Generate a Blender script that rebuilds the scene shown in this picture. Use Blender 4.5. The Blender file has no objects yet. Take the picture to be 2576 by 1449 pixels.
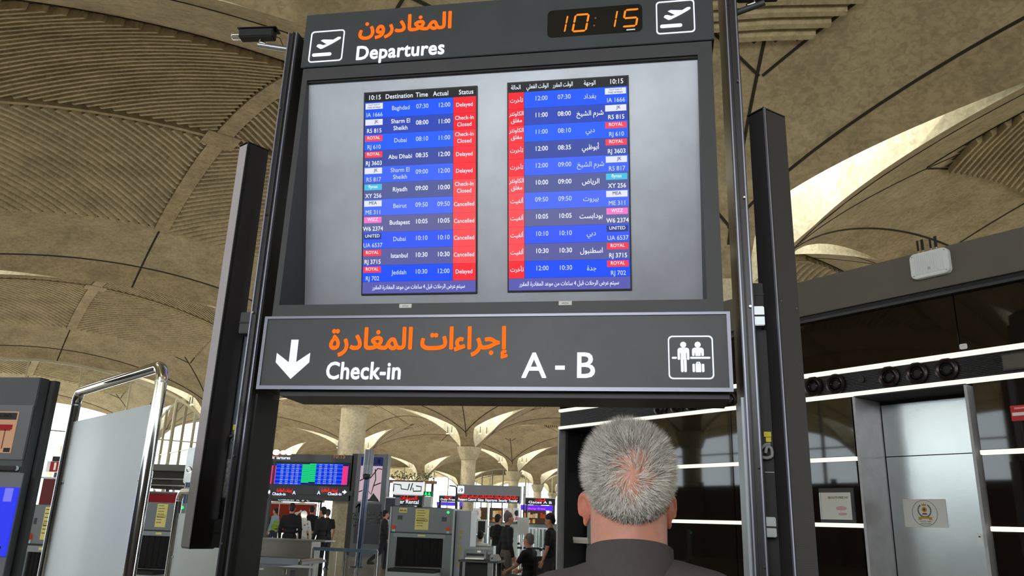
import bpy, bmesh, math, random
from mathutils import Vector, Matrix
from mathutils import noise as mnoise
import mathutils, mathutils.geometry
import numpy as np
random.seed(7)
PI = math.pi
S = bpy.context.scene
C = S.collection

# ------------------------------------------------------------------ camera
F, CX, CY, CAMZ = 1972.0, 1288.0, 724.5, 1.5
def _n(v):
    v = np.array(v, float); return v/np.linalg.norm(v)
_U = _n([234, -6556, F]); _X = _n([11288, -190, -F]); _X = _n(_X-_U*(_X@_U)); _Y = np.cross(_U, _X)
RM = np.array([_X, _Y, _U])
cam_d = bpy.data.cameras.new('camera'); cam_d.sensor_width = 36.0; cam_d.lens = 36.0*F/2576.0
cam_d.clip_start = 0.05; cam_d.clip_end = 2000
cam = bpy.data.objects.new('camera', cam_d); C.objects.link(cam)
_r, _u, _b = RM@np.array([1, 0, 0]), RM@np.array([0, -1, 0]), RM@np.array([0, 0, -1])
cam.matrix_world = Matrix(((_r[0], _u[0], _b[0], 0), (_r[1], _u[1], _b[1], 0), (_r[2], _u[2], _b[2], CAMZ), (0, 0, 0, 1)))
S.camera = cam
def ray(px, py): return RM@np.array([(px-CX)/F, (py-CY)/F, 1.0])
def onY(px, py, Y):
    q = ray(px, py); q = q*(Y/q[1]); return (float(q[0]), float(Y), float(q[2]+CAMZ))
def onZ(px, py, Z=0.0):
    q = ray(px, py); q = q*((Z-CAMZ)/q[2]); return (float(q[0]), float(q[1]), Z)
def onD(px, py, D):
    q = ray(px, py)*D; return (float(q[0]), float(q[1]), float(q[2]+CAMZ))

# ------------------------------------------------------------------ world, sun, big lights, exposure
def lin(c):
    return tuple(((v/255.0)/12.92 if v/255.0 <= .04045 else ((v/255.0+.055)/1.055)**2.4) for v in c)
W = bpy.data.worlds.new('world'); S.world = W; W.use_nodes = True
nt = W.node_tree; bg = nt.nodes['Background']
bg.inputs[0].default_value = (0.86, 0.93, 1.0, 1); bg.inputs[1].default_value = 6.5
def light(name, kind, loc, energy, color=(1, 1, 1), size=None, aim=None, rot=None, sy=None):
    d = bpy.data.lights.new(name, kind); d.energy = energy; d.color = color
    if kind == 'AREA':
        d.size = size
        if sy: d.shape = 'RECTANGLE'; d.size_y = sy
    elif kind == 'POINT' and size: d.shadow_soft_size = size
    elif kind == 'SUN': d.angle = math.radians(1.5)
    o = bpy.data.objects.new(name, d); C.objects.link(o); o.location = loc
    if aim is not None:
        o.rotation_euler = (Vector(aim)-Vector(loc)).to_track_quat('-Z', 'Y').to_euler()
    return o
light('sun', 'SUN', (0, 0, 80), 3.2, (1, .93, .82), aim=(38, 30, 0))
# added fill lights: warm floor bounce under the domes; front fill behind the camera
def _lat(i, j): return (1.902-21.6*.72125*i+20.616*.69267*j, 20.03+21.6*.69267*i+20.616*.72125*j)
for i_, j_, e_ in ((.5, -.5, 260), (.5, .5, 300), (1.5, -.5, 420), (1.5, .5, 560), (2.5, .5, 620), (1.5, 1.5, 500), (2.5, 1.5, 620), (3.5, 1.5, 620), (3.5, 2.5, 620)):
    x_, y_ = _lat(i_, j_); light('ceiling_fill', 'AREA', (x_, y_, 1.45), e_, (1, .965, .89), 7, (x_, y_, 10))
light('front_fill', 'AREA', (-1, -13, 5.5), 1600, (.93, .96, 1), 11, (-1, 6, 4.0), sy=5)  # unseen fill, added to brighten the board and foreground
S.view_settings.view_transform = 'Standard'; S.view_settings.look = 'None'
S.view_settings.gamma = 1.0; S.view_settings.use_curve_mapping = False
S.view_settings.exposure = 0.0
S.cycles.max_bounces = 7; S.cycles.diffuse_bounces = 4; S.cycles.glossy_bounces = 4
S.cycles.transparent_max_bounces = 12; S.cycles.sample_clamp_indirect = 4.0

# ------------------------------------------------------------------ materials
MATS = {}
def mat(name, rgb, rough=.6, metal=0.0, emit=None, var=0.0, vscale=3.0, bump=0.0, bscale=40.0, spec=.5, coat=0.0):
    if name in MATS: return MATS[name]
    m = bpy.data.materials.new(name); m.use_nodes = True; t = m.node_tree; p = t.nodes['Principled BSDF']
    c = lin(rgb)
    p.inputs['Base Color'].default_value = (*c, 1); p.inputs['Roughness'].default_value = rough
    p.inputs['Metallic'].default_value = metal; p.inputs['Specular IOR Level'].default_value = spec
    p.inputs['Coat Weight'].default_value = coat
    if emit is not None:
        p.inputs['Emission Color'].default_value = (*c, 1); p.inputs['Emission Strength'].default_value = emit
        p.inputs['Base Color'].default_value = (*[v*.06 for v in c], 1); p.inputs['Specular IOR Level'].default_value = .15
    if var or bump:
        tc = t.nodes.new('ShaderNodeTexCoord')
    if var:
        nz = t.nodes.new('ShaderNodeTexNoise'); nz.inputs['Scale'].default_value = vscale; nz.inputs['Detail'].default_value = 7
        nz.inputs['Roughness'].default_value = .62
        t.links.new(tc.outputs['Object'], nz.inputs['Vector'])
        r = t.nodes.new('ShaderNodeValToRGB')
        r.color_ramp.elements[0].position = .32; r.color_ramp.elements[1].position = .7
        r.color_ramp.elements[0].color = (*[v*(1-var) for v in c], 1)
        r.color_ramp.elements[1].color = (*[min(1, v*(1+var)) for v in c], 1)
        t.links.new(nz.outputs['Fac'], r.inputs['Fac']); t.links.new(r.outputs['Color'], p.inputs['Base Color'])
    if bump:
        nb = t.nodes.new('ShaderNodeTexNoise'); nb.inputs['Scale'].default_value = bscale; nb.inputs['Detail'].default_value = 4
        t.links.new(tc.outputs['Object'], nb.inputs['Vector'])
        b = t.nodes.new('ShaderNodeBump'); b.inputs['Strength'].default_value = bump; b.inputs['Distance'].default_value = .02
        t.links.new(nb.outputs['Fac'], b.inputs['Height']); t.links.new(b.outputs['Normal'], p.inputs['Normal'])
    MATS[name] = m; return m
def concrete_mat(name, rgb):
    m = mat(name, rgb, .85, var=.2, vscale=.9, bump=.25, bscale=3.5, spec=.25)
    t = m.node_tree; p = t.nodes['Principled BSDF']
    tc = [n for n in t.nodes if n.type == 'TEX_COORD'][0]
    n2 = t.nodes.new('ShaderNodeTexNoise'); n2.inputs['Scale'].default_value = 7; n2.inputs['Detail'].default_value = 6
    n2.inputs['Distortion'].default_value = .8
    t.links.new(tc.outputs['Object'], n2.inputs['Vector'])
    mx = t.nodes.new('ShaderNodeMix'); mx.data_type = 'RGBA'; mx.blend_type = 'MULTIPLY'; mx.inputs[0].default_value = .55
    r2 = t.nodes.new('ShaderNodeValToRGB'); r2.color_ramp.elements[0].position = .35; r2.color_ramp.elements[1].position = .62
    r2.color_ramp.elements[0].color = (.62, .6, .56, 1); r2.color_ramp.elements[1].color = (1.1, 1.08, 1.05, 1)
    ramp = [l.from_node for l in t.links if l.to_socket == p.inputs['Base Color']][0]
    t.links.new(n2.outputs['Fac'], r2.inputs['Fac'])
    t.links.new(ramp.outputs['Color'], mx.inputs[6]); t.links.new(r2.outputs['Color'], mx.inputs[7])
    t.links.new(mx.outputs[2], p.inputs['Base Color'])
    return m
CONC = concrete_mat('concrete', (190, 175, 142))
CONCB = concrete_mat('concrete_border', (182, 165, 132))
CONCL = concrete_mat('concrete_light', (205, 196, 168))
RIBSHADE = mat('rib_gap_shade', (70, 61, 45), .9)  # shell between the ribs darkened: shade put into the colour
JOINT = mat('joint_dark', (52, 46, 34), .9)
DARK = mat('dark_casing', (62, 62, 64), .5, .2, var=.07, vscale=6, bump=.03)
DARK2 = mat('dark_trim', (48, 47, 50), .45, .3)
BLACK = mat('black', (14, 14, 15), .55)
EDGE = mat('bright_edge', (150, 152, 168), .35, .7)
FACE = mat('sign_face', (56, 60, 63), .42, .0, var=.12, vscale=5)
SILVER = mat('silver', (176, 180, 184), .32, .85)
CHROME = mat('chrome', (225, 228, 228), .08, 1.0)
STEEL = mat('steel', (190, 194, 194), .3, .9, var=.1, vscale=4)
WHITE = mat('white', (228, 230, 228), .5)
WHITEP = mat('white_paper', (226, 228, 222), .7)
LETW = mat('lit_white', (226, 236, 255), emit=1.25)
LETO = mat('lit_orange', (255, 112, 30), emit=1.15)
LETR = mat('lit_red', (255, 40, 30), emit=1.1)
def glass_mat():
    m = bpy.data.materials.new('window_glass'); m.use_nodes = True; t = m.node_tree
    for n in list(t.nodes): t.nodes.remove(n)
    o = t.nodes.new('ShaderNodeOutputMaterial'); a = t.nodes.new('ShaderNodeBsdfTransparent'); a.inputs[0].default_value = (.93, .97, .96, 1)
    g = t.nodes.new('ShaderNodeBsdfGlossy'); g.inputs['Roughness'].default_value = .03
    mx = t.nodes.new('ShaderNodeMixShader'); fr = t.nodes.new('ShaderNodeFresnel'); fr.inputs[0].default_value = 1.35
    t.links.new(fr.outputs[0], mx.inputs[0]); t.links.new(a.outputs[0], mx.inputs[1]); t.links.new(g.outputs[0], mx.inputs[2])
    t.links.new(mx.outputs[0], o.inputs[0]); return m
GLASS = glass_mat()
def floor_mat():
    m = mat('stone_floor', (176, 168, 156), .16, var=.08, vscale=.6)
    t = m.node_tree; p = t.nodes['Principled BSDF']
    tc = [n for n in t.nodes if n.type == 'TEX_COORD'][0]
    br = t.nodes.new('ShaderNodeTexBrick'); br.offset = 0
    br.inputs['Scale'].default_value = 1.0; br.inputs['Brick Width'].default_value = .9; br.inputs['Row Height'].default_value = .9
    br.inputs['Mortar Size'].default_value = .006
    br.inputs['Color1'].default_value = (1, 1, 1, 1); br.inputs['Color2'].default_value = (.86, .85, .83, 1); br.inputs['Mortar'].default_value = (.45, .43, .4, 1)
    t.links.new(tc.outputs['Object'], br.inputs['Vector'])
    ramp = [l.from_node for l in t.links if l.to_socket == p.inputs['Base Color']][0]
    mx = t.nodes.new('ShaderNodeMix'); mx.data_type = 'RGBA'; mx.blend_type = 'MULTIPLY'; mx.inputs[0].default_value = 1
    t.links.new(ramp.outputs['Color'], mx.inputs[6]); t.links.new(br.outputs['Color'], mx.inputs[7]); t.links.new(mx.outputs[2], p.inputs['Base Color'])
    return m

# ------------------------------------------------------------------ mesh helpers
def link(name, me, m, parent=None):
    o = bpy.data.objects.new(name, me); C.objects.link(o)
    if m is not None and not isinstance(m, (list, tuple)): me.materials.append(m)
    elif isinstance(m, (list, tuple)):
        for k in m: me.materials.append(k)
    if parent is not None: o.parent = parent
    return o
class MB:
    def __init__(s): s.v = []; s.f = []; s.mi = []
    def add(s, vs, fs, mi=0):
        n = len(s.v); s.v += [tuple(v) for v in vs]; s.f += [tuple(i+n for i in f) for f in fs]; s.mi += [mi]*len(fs); return s
    def box(s, x0, x1, y0, y1, z0, z1, mi=0):
        return s.add([(x0, y0, z0), (x1, y0, z0), (x1, y1, z0), (x0, y1, z0), (x0, y0, z1), (x1, y0, z1), (x1, y1, z1), (x0, y1, z1)],
                     [(3, 2, 1, 0), (4, 5, 6, 7), (0, 1, 5, 4), (1, 2, 6, 5), (2, 3, 7, 6), (3, 0, 4, 7)], mi)
    def hexa(s, q0, q1, mi=0):   # q0: 4 front pts ccw seen from front, q1: 4 back pts
        return s.add(list(q0)+list(q1), [(0, 1, 2, 3), (7, 6, 5, 4), (0, 4, 5, 1), (1, 5, 6, 2), (2, 6, 7, 3), (3, 7, 4, 0)], mi)
    def prism(s, pts, y0, y1, mi=0):   # polygon in x,z (ccw seen from -y), thick in y
        n = len(pts)
        vs = [(x, y0, z) for x, z in pts]+[(x, y1, z) for x, z in pts]
        fs = [tuple(range(n)), tuple(reversed(range(n, 2*n)))]+[(i, i+n, (i+1) % n+n, (i+1) % n) for i in range(n)]
        return s.add(vs, fs, mi)
    def cyl(s, p0, p1, r0, r1=None, n=16, caps=True, mi=0):
        r1 = r0 if r1 is None else r1
        p0, p1 = Vector(p0), Vector(p1); d = (p1-p0).normalized()
        a = d.orthogonal().normalized(); b = d.cross(a)
        vs = []
        for p, r in ((p0, r0), (p1, r1)):
            for i in range(n):
                t = 2*PI*i/n; vs.append(p+a*(math.cos(t)*r)+b*(math.sin(t)*r))
        fs = [(i, (i+1) % n, (i+1) % n+n, i+n) for i in range(n)]
        if caps: fs += [tuple(reversed(range(n))), tuple(range(n, 2*n))]
        return s.add(vs, fs, mi)
    def tube(s, pts, r, n=12, mi=0):
        pts = [Vector(p) for p in pts]; rings = []; a = None
        for i, p in enumerate(pts):
            d = (pts[min(i+1, len(pts)-1)]-pts[max(i-1, 0)]).normalized()
            if a is None: a = d.orthogonal().normalized()
            a = (a-d*a.dot(d)).normalized(); b = d.cross(a)
            rr = r[i] if isinstance(r, (list, tuple)) else r
            rings.append([p+a*(math.cos(2*PI*k/n)*rr)+b*(math.sin(2*PI*k/n)*rr) for k in range(n)])
        vs = [v for q in rings for v in q]; fs = []
        for i in range(len(pts)-1):
            fs += [(i*n+k, i*n+(k+1) % n, (i+1)*n+(k+1) % n, (i+1)*n+k) for k in range(n)]
        fs += [tuple(reversed(range(n))), tuple(range(len(vs)-n, len(vs)))]
        return s.add(vs, fs, mi)
    def lathe(s, prof, c=(0, 0, 0), axis='z', n=32, mi=0):
        vs = []
        for r, h in prof:
            for k in range(n):
                t = 2*PI*k/n; x, y = r*math.cos(t), r*math.sin(t)
                vs.append((c[0]+x, c[1]+y, c[2]+h) if axis == 'z' else (c[0]+x, c[1]+h, c[2]+y))
        fs = []
        for i in range(len(prof)-1):
            for k in range(n): fs.append((i*n+k, i*n+(k+1) % n, (i+1)*n+(k+1) % n, (i+1)*n+k))
        return s.add(vs, fs, mi)
    def ball(s, c, rx, ry=None, rz=None, seg=14, rot=None, mi=0):
        ry = rx if ry is None else ry; rz = rx if rz is None else rz
        vs = []; n = seg; h = seg//2+1; c = Vector(c)
        for i in range(h+1):
            th = PI*i/h
            for k in range(n):
                t = 2*PI*k/n; v = Vector((rx*math.sin(th)*math.cos(t), ry*math.sin(th)*math.sin(t), rz*math.cos(th)))
                if rot is not None: v = rot@v
                vs.append(c+v)
        fs = []
        for i in range(h):
            for k in range(n): fs.append((i*n+k, (i+1)*n+k, (i+1)*n+(k+1) % n, i*n+(k+1) % n))
        return s.add(vs, fs, mi)
    def mesh(s, name, smooth=False):
        me = bpy.data.meshes.new(name); me.from_pydata(s.v, [], s.f)
        if any(s.mi): me.polygons.foreach_set('material_index', s.mi)
        if smooth: me.polygons.foreach_set('use_smooth', [True]*len(me.polygons))
        me.update(); return me
    def out(s, name, m, parent=None, smooth=False, bevel=0.0):
        me = s.mesh(name, smooth)
        if smooth or bevel:
            bm = bmesh.new(); bm.from_mesh(me)
            bmesh.ops.remove_doubles(bm, verts=bm.verts, dist=1e-5)
            bmesh.ops.recalc_face_normals(bm, faces=bm.faces)
            if bevel:
                es = [e for e in bm.edges if len(e.link_faces) == 2 and e.calc_face_angle(0) > .5]
                bmesh.ops.bevel(bm, geom=es, offset=bevel, segments=2, affect='EDGES', clamp_overlap=True)
            bm.to_mesh(me); bm.free()
            if smooth:
                me.polygons.foreach_set('use_smooth', [True]*len(me.polygons))
                try: me.set_sharp_from_angle(angle=math.radians(42))
                except Exception: pass
        return link(name, me, m, parent)
def bx(name, x0, x1, y0, y1, z0, z1, m, parent=None, bevel=0.0):
    return MB().box(min(x0, x1), max(x0, x1), min(y0, y1), max(y0, y1), min(z0, z1), max(z0, z1)).out(name, m, parent, bevel=bevel)
def thing(name, label, cat, loc=(0, 0, 0), rz=0.0, group=None):
    o = bpy.data.objects.new(name, None); C.objects.link(o); o.empty_display_size = .1
    o.location = loc; o.rotation_euler = (0, 0, rz); o['label'] = label; o['category'] = cat
    if group: o['group'] = group
    return o
def tag(o, label, cat, group=None):
    o['label'] = label; o['category'] = cat
    if group: o['group'] = group
    return o
def struct(name, loc=(0, 0, 0), rz=0.0):
    o = bpy.data.objects.new(name, None); C.objects.link(o); o.location = loc; o.rotation_euler = (0, 0, rz); o['kind'] = 'structure'; return o
def rrect(x0, x1, z0, z1, r, n=6):
    pts = []
    for cx_, cz_, a0 in ((x1-r, z0+r, -PI/2), (x1-r, z1-r, 0), (x0+r, z1-r, PI/2), (x0+r, z0+r, PI)):
        for k in range(n+1):
            a = a0+PI/2*k/n; pts.append((cx_+r*math.cos(a), cz_+r*math.sin(a)))
    return pts
def ring_out(mb, outer, inner, y0, y1, mi=0):   # frame between two equal-length outlines
    n = len(outer)
    vs = [(x, y0, z) for x, z in outer]+[(x, y0, z) for x, z in inner]+[(x, y1, z) for x, z in outer]+[(x, y1, z) for x, z in inner]
    fs = []
    for i in range(n):
        j = (i+1) % n
        fs += [(i, j, n+j, n+i), (2*n+i, 3*n+i, 3*n+j, 2*n+j), (i, 2*n+i, 2*n+j, j), (n+i, n+j, 3*n+j, 3*n+i)]
    return mb.add(vs, fs, mi)

# ------------------------------------------------------------------ lettering
_AR = {'ا': (0xFE8D, 2), 'ب': (0xFE8F, 4), 'ت': (0xFE95, 4), 'ث': (0xFE99, 4), 'ج': (0xFE9D, 4), 'ح': (0xFEA1, 4), 'خ': (0xFEA5, 4),
       'د': (0xFEA9, 2), 'ذ': (0xFEAB, 2), 'ر': (0xFEAD, 2), 'ز': (0xFEAF, 2), 'س': (0xFEB1, 4), 'ش': (0xFEB5, 4), 'ص': (0xFEB9, 4),
       'ض': (0xFEBD, 4), 'ط': (0xFEC1, 4), 'ظ': (0xFEC5, 4), 'ع': (0xFEC9, 4), 'غ': (0xFECD, 4), 'ف': (0xFED1, 4), 'ق': (0xFED5, 4),
       'ك': (0xFED9, 4), 'ل': (0xFEDD, 4), 'م': (0xFEE1, 4), 'ن': (0xFEE5, 4), 'ه': (0xFEE9, 4), 'و': (0xFEED, 2), 'ي': (0xFEF1, 4),
       'ى': (0xFEEF, 2), 'ة': (0xFE93, 2), 'أ': (0xFE83, 2), 'إ': (0xFE87, 2), 'ء': (0xFE80, 1)}
def shape_ar(s):
    words = s.split(' '); out = []
    for w in words:
        if not any(c in _AR for c in w): out.append(w); continue
        g = []; i = 0
        while i < len(w):
            c = w[i]
            prev = i > 0 and _AR.get(w[i-1], (0, 1))[1] == 4
            if c == 'ل' and i+1 < len(w) and w[i+1] == 'ا':
                g.append(chr(0xFEFC if prev else 0xFEFB)); i += 2; continue
            base, k = _AR[c]; nxt = i+1 < len(w) and _AR.get(w[i+1], (0, 1))[1] >= 2
            if k == 1: g.append(chr(base))
            elif k == 2: g.append(chr(base+(1 if prev else 0)))
            else: g.append(chr(base+(3 if prev and nxt else 1 if prev else 2 if nxt else 0)))
            i += 1
        out.append(''.join(reversed(g)))
    return ' '.join(reversed(out))
_G = {}
_tcu = bpy.data.curves.new('lettering', 'FONT'); _tcu.resolution_u = 3; _TS = 40.0; _tcu.size = _TS
_to = bpy.data.objects.new('lettering', _tcu); C.objects.link(_to)
_tcu.fill_mode = 'NONE'
def _measure(body, bold, ex):
    """outlines of the text as closed loops, filled one outer contour at a time with its own holes"""
    _tcu.body = body; bpy.context.view_layer.update()
    me = _to.evaluated_get(bpy.context.evaluated_depsgraph_get()).to_mesh()
    P = [Vector((v.co.x/_TS, v.co.y/_TS)) for v in me.vertices]; nb = {}
    for e in me.edges:
        a, b = e.vertices; nb.setdefault(a, []).append(b); nb.setdefault(b, []).append(a)
    loops, seen = [], set()
    for st in range(len(P)):
        if st in seen or st not in nb: continue
        L = [st]; seen.add(st); cur = st
        while True:
            nx = [q for q in nb[cur] if q not in seen]
            if not nx: break
            cur = nx[0] if len(L) > 1 else max(nx) if max(nx) == st+1 else min(nx); seen.add(cur); L.append(cur)
        pts = []
        for q in L:
            if not pts or (P[q]-pts[-1]).length > 1e-5: pts.append(P[q])
        if len(pts) > 2 and (pts[0]-pts[-1]).length < 1e-5: pts.pop()
        if len(pts) > 2: loops.append(pts)
    if not loops: return [], []
    V, Ed = [], []
    for l in loops:
        b0 = len(V); V += l; Ed += [(b0+k, b0+(k+1) % len(l)) for k in range(len(l))]
    def wind(x, y):
        w_ = 0
        for l in loops:
            for k in range(len(l)):
                a, b = l[k-1], l[k]
                if (a.y > y) != (b.y > y) and x < (b.x-a.x)*(y-a.y)/(b.y-a.y)+a.x: w_ += 1 if b.y > a.y else -1
        return w_
    vo, eo, fo, _a, _b, _c = mathutils.geometry.delaunay_2d_cdt(V, Ed, [], 0, 1e-6, True)
    fs = []
    for t in fo:
        cx_ = sum(vo[q].x for q in t)/len(t); cy_ = sum(vo[q].y for q in t)/len(t)
        if wind(cx_, cy_): fs.append(tuple(t))
    vs = [(p.x, p.y, ex) for p in vo]
    if ex:
        n0 = len(vs); cnt_ = {}
        for f_ in fs:
            for k in range(len(f_)): e = (f_[k], f_[(k+1) % len(f_)]); cnt_[e] = 1
        vs += [(p.x, p.y, -ex) for p in vo]
        fs += [(a, b, n0+b, n0+a) for (a, b) in cnt_ if (b, a) not in cnt_]
    return vs, fs
def glyph(ch, bold, ex):
    k = (ch, bold, ex)
    if k not in _G:
        if ch == ' ': _G[k] = ([], [], .26)
        else:
            _tcu.resolution_u = 3 if ch < '\u0600' else 4; vs, fs = _measure(ch, 0, ex); _tcu.resolution_u = 3
            a, _ = _measure(ch+'H', 0, 0); h, _ = _measure('H', 0, 0)
            adv = max(v[0] for v in a)-max(v[0] for v in h) if a and h else .5
            if bold:      # heavier strokes: the outline is swept around a small circle
                n = 10 if bold > .02 else 4; r = bold*.85; V, Fc = list(vs), list(fs); ph = PI/4 if n == 4 else 0
                for q in range(n):
                    dx, dy = r*math.cos(ph+2*PI*q/n), r*math.sin(ph+2*PI*q/n); b0 = len(V)
                    V += [(v[0]+dx, v[1]+dy, v[2]) for v in vs]; Fc += [tuple(i_+b0 for i_ in f_) for f_ in fs]
                vs, fs = V, Fc; adv += bold*.6 if ch < '\u0600' else 0
            _G[k] = (vs, fs, adv)
    return _G[k]
def text(mb, s, x, z, size, y, align='C', bold=0.0, ex=0.0, ar=False, sx=1.0, mi=0, xf=None, width=None, track=0.0):
    """letters stand in the x,z plane at depth y, facing -y; xf maps (x,y,z) to the final frame"""
    if ar: s = shape_ar(s)
    gs = [glyph(c, bold, ex) for c in s]; tot = sum(g[2]+track for g in gs)
    if width: sx = width/(tot*size)
    L = tot*size*sx; cur = x-(L/2 if align == 'C' else L if align == 'R' else 0)
    for vs, fs, adv in gs:
        if vs:
            P = [(cur+v[0]*size*sx, y-v[2]*size, z+v[1]*size) for v in vs]
            if xf: P = [xf(p) for p in P]
            mb.add(P, fs, mi)
        cur += (adv+track)*size*sx

# ------------------------------------------------------------------ ceiling lattice of concrete domes
A2 = (-0.72125, 0.69267); B2 = (0.69267, 0.72125); SC = 1.2
LO = (1.585*SC, 16.69*SC); SA = 18*SC; SB = 17.18*SC; ZC = 1.5+5.134*SC; KR = 2.135*SC; RC = .5*SC
LROT = math.atan2(B2[1], B2[0])
def lat(i, j): return (LO[0]+SA*i*A2[0]+SB*j*B2[0], LO[1]+SA*i*A2[1]+SB*j*B2[1])
HX, HY = SB/2, SA/2; RF = 6.9
def gap(t):
    if t < 1.0: return 0.0
    if t < 2.1: return .95*math.sqrt((t-1.0)/1.1)
    if t < 8.0: return .95*(1-(t-2.1)/5.9)**1.1
    return 0.0
def dz(x, y):
    z = ZC+KR*(2-(x/HX)**2-(y/HY)**2)
    r = math.hypot(HX-abs(x), HY-abs(y)); return z-1.15*math.exp(-(r/1.3)**1.3)
def dome_mesh():
    N = 72; idx = {}; vs = []; fs = []; mi = []
    def pt(p, q):
        x0, y0 = p*HX, q*HY
        gx = gap(HY-abs(y0)); gy = gap(HX-abs(x0))
        x = p*(HX-gx*abs(p)**8); y = q*(HY-gy*abs(q)**8); return x, y
    for i in range(N+1):
        for j in range(N+1):
            p, q = -1+2*i/N, -1+2*j/N; x, y = pt(p, q); idx[i, j] = len(vs); vs.append((x, y, dz(x, y)))
    for i in range(N):
        for j in range(N):
            fs.append((idx[i, j], idx[i, j+1], idx[i+1, j+1], idx[i+1, j]))
            p, q = abs(-1+2*(i+.5)/N), abs(-1+2*(j+.5)/N)
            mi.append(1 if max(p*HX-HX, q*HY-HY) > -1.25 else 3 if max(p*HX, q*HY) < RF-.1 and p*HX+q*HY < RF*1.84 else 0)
    rim = [(i, 0) for i in range(N)]+[(N, j) for j in range(N)]+[(N-i, N) for i in range(N)]+[(0, N-j) for j in range(N)]
    base = len(vs)
    for i, j in rim:
        v = vs[idx[i, j]]; vs.append((v[0], v[1], v[2]+1.5))
    n = len(rim)
    for k in range(n):
        a, b = idx[rim[k]], idx[rim[(k+1) % n]]; fs.append((a, b, base+(k+1) % n, base+k)); mi.append(2)
    me = bpy.data.meshes.new('dome'); me.from_pydata(vs, [], fs); me.polygons.foreach_set('material_index', mi)
    me.polygons.foreach_set('use_smooth', [True]*len(fs))
    for m in (CONC, CONCB, CONCL, RIBSHADE): me.materials.append(m)
    me.update()
    try: me.set_sharp_from_angle(angle=math.radians(50))
    except Exception: pass
    return me
def strip(mb, p0, p1, w, dlow, n=14, dtop=.02):
    p0, p1 = Vector(p0), Vector(p1); d = (p1-p0).normalized(); s = Vector((-d.y, d.x))*(w/2); vs = []
    for k in range(n+1):
        p = p0.lerp(p1, k/n)
        for sg, q in ((1, dtop), (1, -dlow), (-1, -dlow), (-1, dtop)):
            c = p+s*sg; vs.append((c.x, c.y, dz(c.x, c.y)+q))
    fs = [(0, 3, 2, 1)]
    for k in range(n):
        for a, b in ((0, 1), (1, 2), (2, 3)): fs.append((k*4+a, k*4+b, (k+1)*4+b, (k+1)*4+a))
    mb.add(vs, fs)
def rib_mesh():
    mb = MB(); d0 = .28
    for sx in (1, -1):
        for sy in (1, -1):
            c = .62
            while c < RF*1.86:
                a, b = max(d0, c-RF), min(RF, c-d0)
                if b-a > .15:
                    n = max(2, int((b-a)/.8)); vs = []
                    for k in range(n+1):
                        x = a+(b-a)*k/n; y = c-x
                        for off, q in ((-.095, .03), (-.05, -.17), (.045, -.17), (.095, .03)):
                            xx, yy = (x+off*.707)*sx, (y+off*.707)*sy; vs.append((xx, yy, dz(xx, yy)+q))
                    fs = [(0, 3, 2, 1), (n*4, n*4+1, n*4+2, n*4+3)]
                    for k in range(n):
                        for e, g in ((0, 1), (1, 2), (2, 3)): fs.append((k*4+e, k*4+g, (k+1)*4+g, (k+1)*4+e))
                    mb.add(vs, fs)
                c += .34
    me = mb.mesh('rib_field'); me.materials.append(CONC); return me
def joint_mesh():
    mb = MB(); e = 1.25
    for s in (1, -1):
        strip(mb, (s*(HX-e), -(HY-1.2)), (s*(HX-e), HY-1.2), .06, .012, 24)
        strip(mb, (-(HX-1.2), s*(HY-e)), (HX-1.2, s*(HY-e)), .06, .012, 24)
        strip(mb, (s*RF, 0), (s*HX, 0), .07, .012, 8); strip(mb, (0, s*RF), (0, s*HY), .07, .012, 8)
        for q in (1, -1): strip(mb, (s*(RF-.7), q*(RF-.7)), (s*(HX-1.0), q*(HY-1.0)), .07, .012, 10)
        strip(mb, (s*(RF+.05), -RF), (s*(RF+.05), RF), .05, .02, 16); strip(mb, (-RF, s*(RF+.05)), (RF, s*(RF+.05)), .05, .02, 16)
    me = mb.mesh('joint'); me.materials.append(JOINT); return me
def band_mesh():
    mb = MB()
    strip(mb, (-RF, 0), (RF, 0), .16, .19, 24); strip(mb, (0, -RF), (0, RF), .5, .2, 24)
    strip(mb, (-.5, 0), (.5, 0), 1.0, .215, 3)
    me = mb.mesh('crossing_band'); me.materials.append(CONCB); return me
ceil = struct('ceiling', (LO[0], LO[1], 0), LROT)
ceil['label'] = 'field of shallow ribbed concrete domes over the hall'
dm, rm, jm, bm_ = dome_mesh(), rib_mesh(), joint_mesh(), band_mesh()
for i in range(-3, 7):
    for j in range(-4, 7):
        p = lat(i+.5, j+.5)
        if math.hypot(p[0], p[1]) > 175: continue
        if (i >= 3 and j < 0) or (i >= 6) or (i == 5 and j >= 4) or (j < -3) or i < -2: continue
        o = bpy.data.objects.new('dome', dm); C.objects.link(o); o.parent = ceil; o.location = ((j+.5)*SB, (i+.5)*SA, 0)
        for nm, me in (('rib_field', rm), ('joint', jm), ('crossing_band', bm_)):
            if nm == 'joint' and math.hypot(*p) > 90: continue
            c = bpy.data.objects.new(nm, me); C.objects.link(c); c.parent = o
            if nm != 'crossing_band': c['kind'] = 'stuff'
COLM = concrete_mat('column_concrete', (198, 186, 156))
cmb = MB().lathe([(RC, 0), (RC, ZC-1.6), (RC*1.02, ZC-1.25), (RC*1.02, ZC-1.22), (RC*1.12, ZC-1.2), (RC*1.5, ZC-.6), (RC*1.7, ZC-.2)], n=32)
colme = cmb.mesh('column', True); colme.materials.append(COLM)
try: colme.set_sharp_from_angle(angle=math.radians(40))
except Exception: pass
for i in range(-2, 7):
    for j in range(-3, 7):
        p = lat(i, j)
        if math.hypot(*p) > 165 or (i, j) in ((0, -1),): continue
        if math.hypot(*p) < 6: continue
        o = bpy.data.objects.new('column', colme); C.objects.link(o); o.location = (p[0], p[1], 0); o.rotation_euler.z = LROT; o['kind'] = 'structure'

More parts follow.
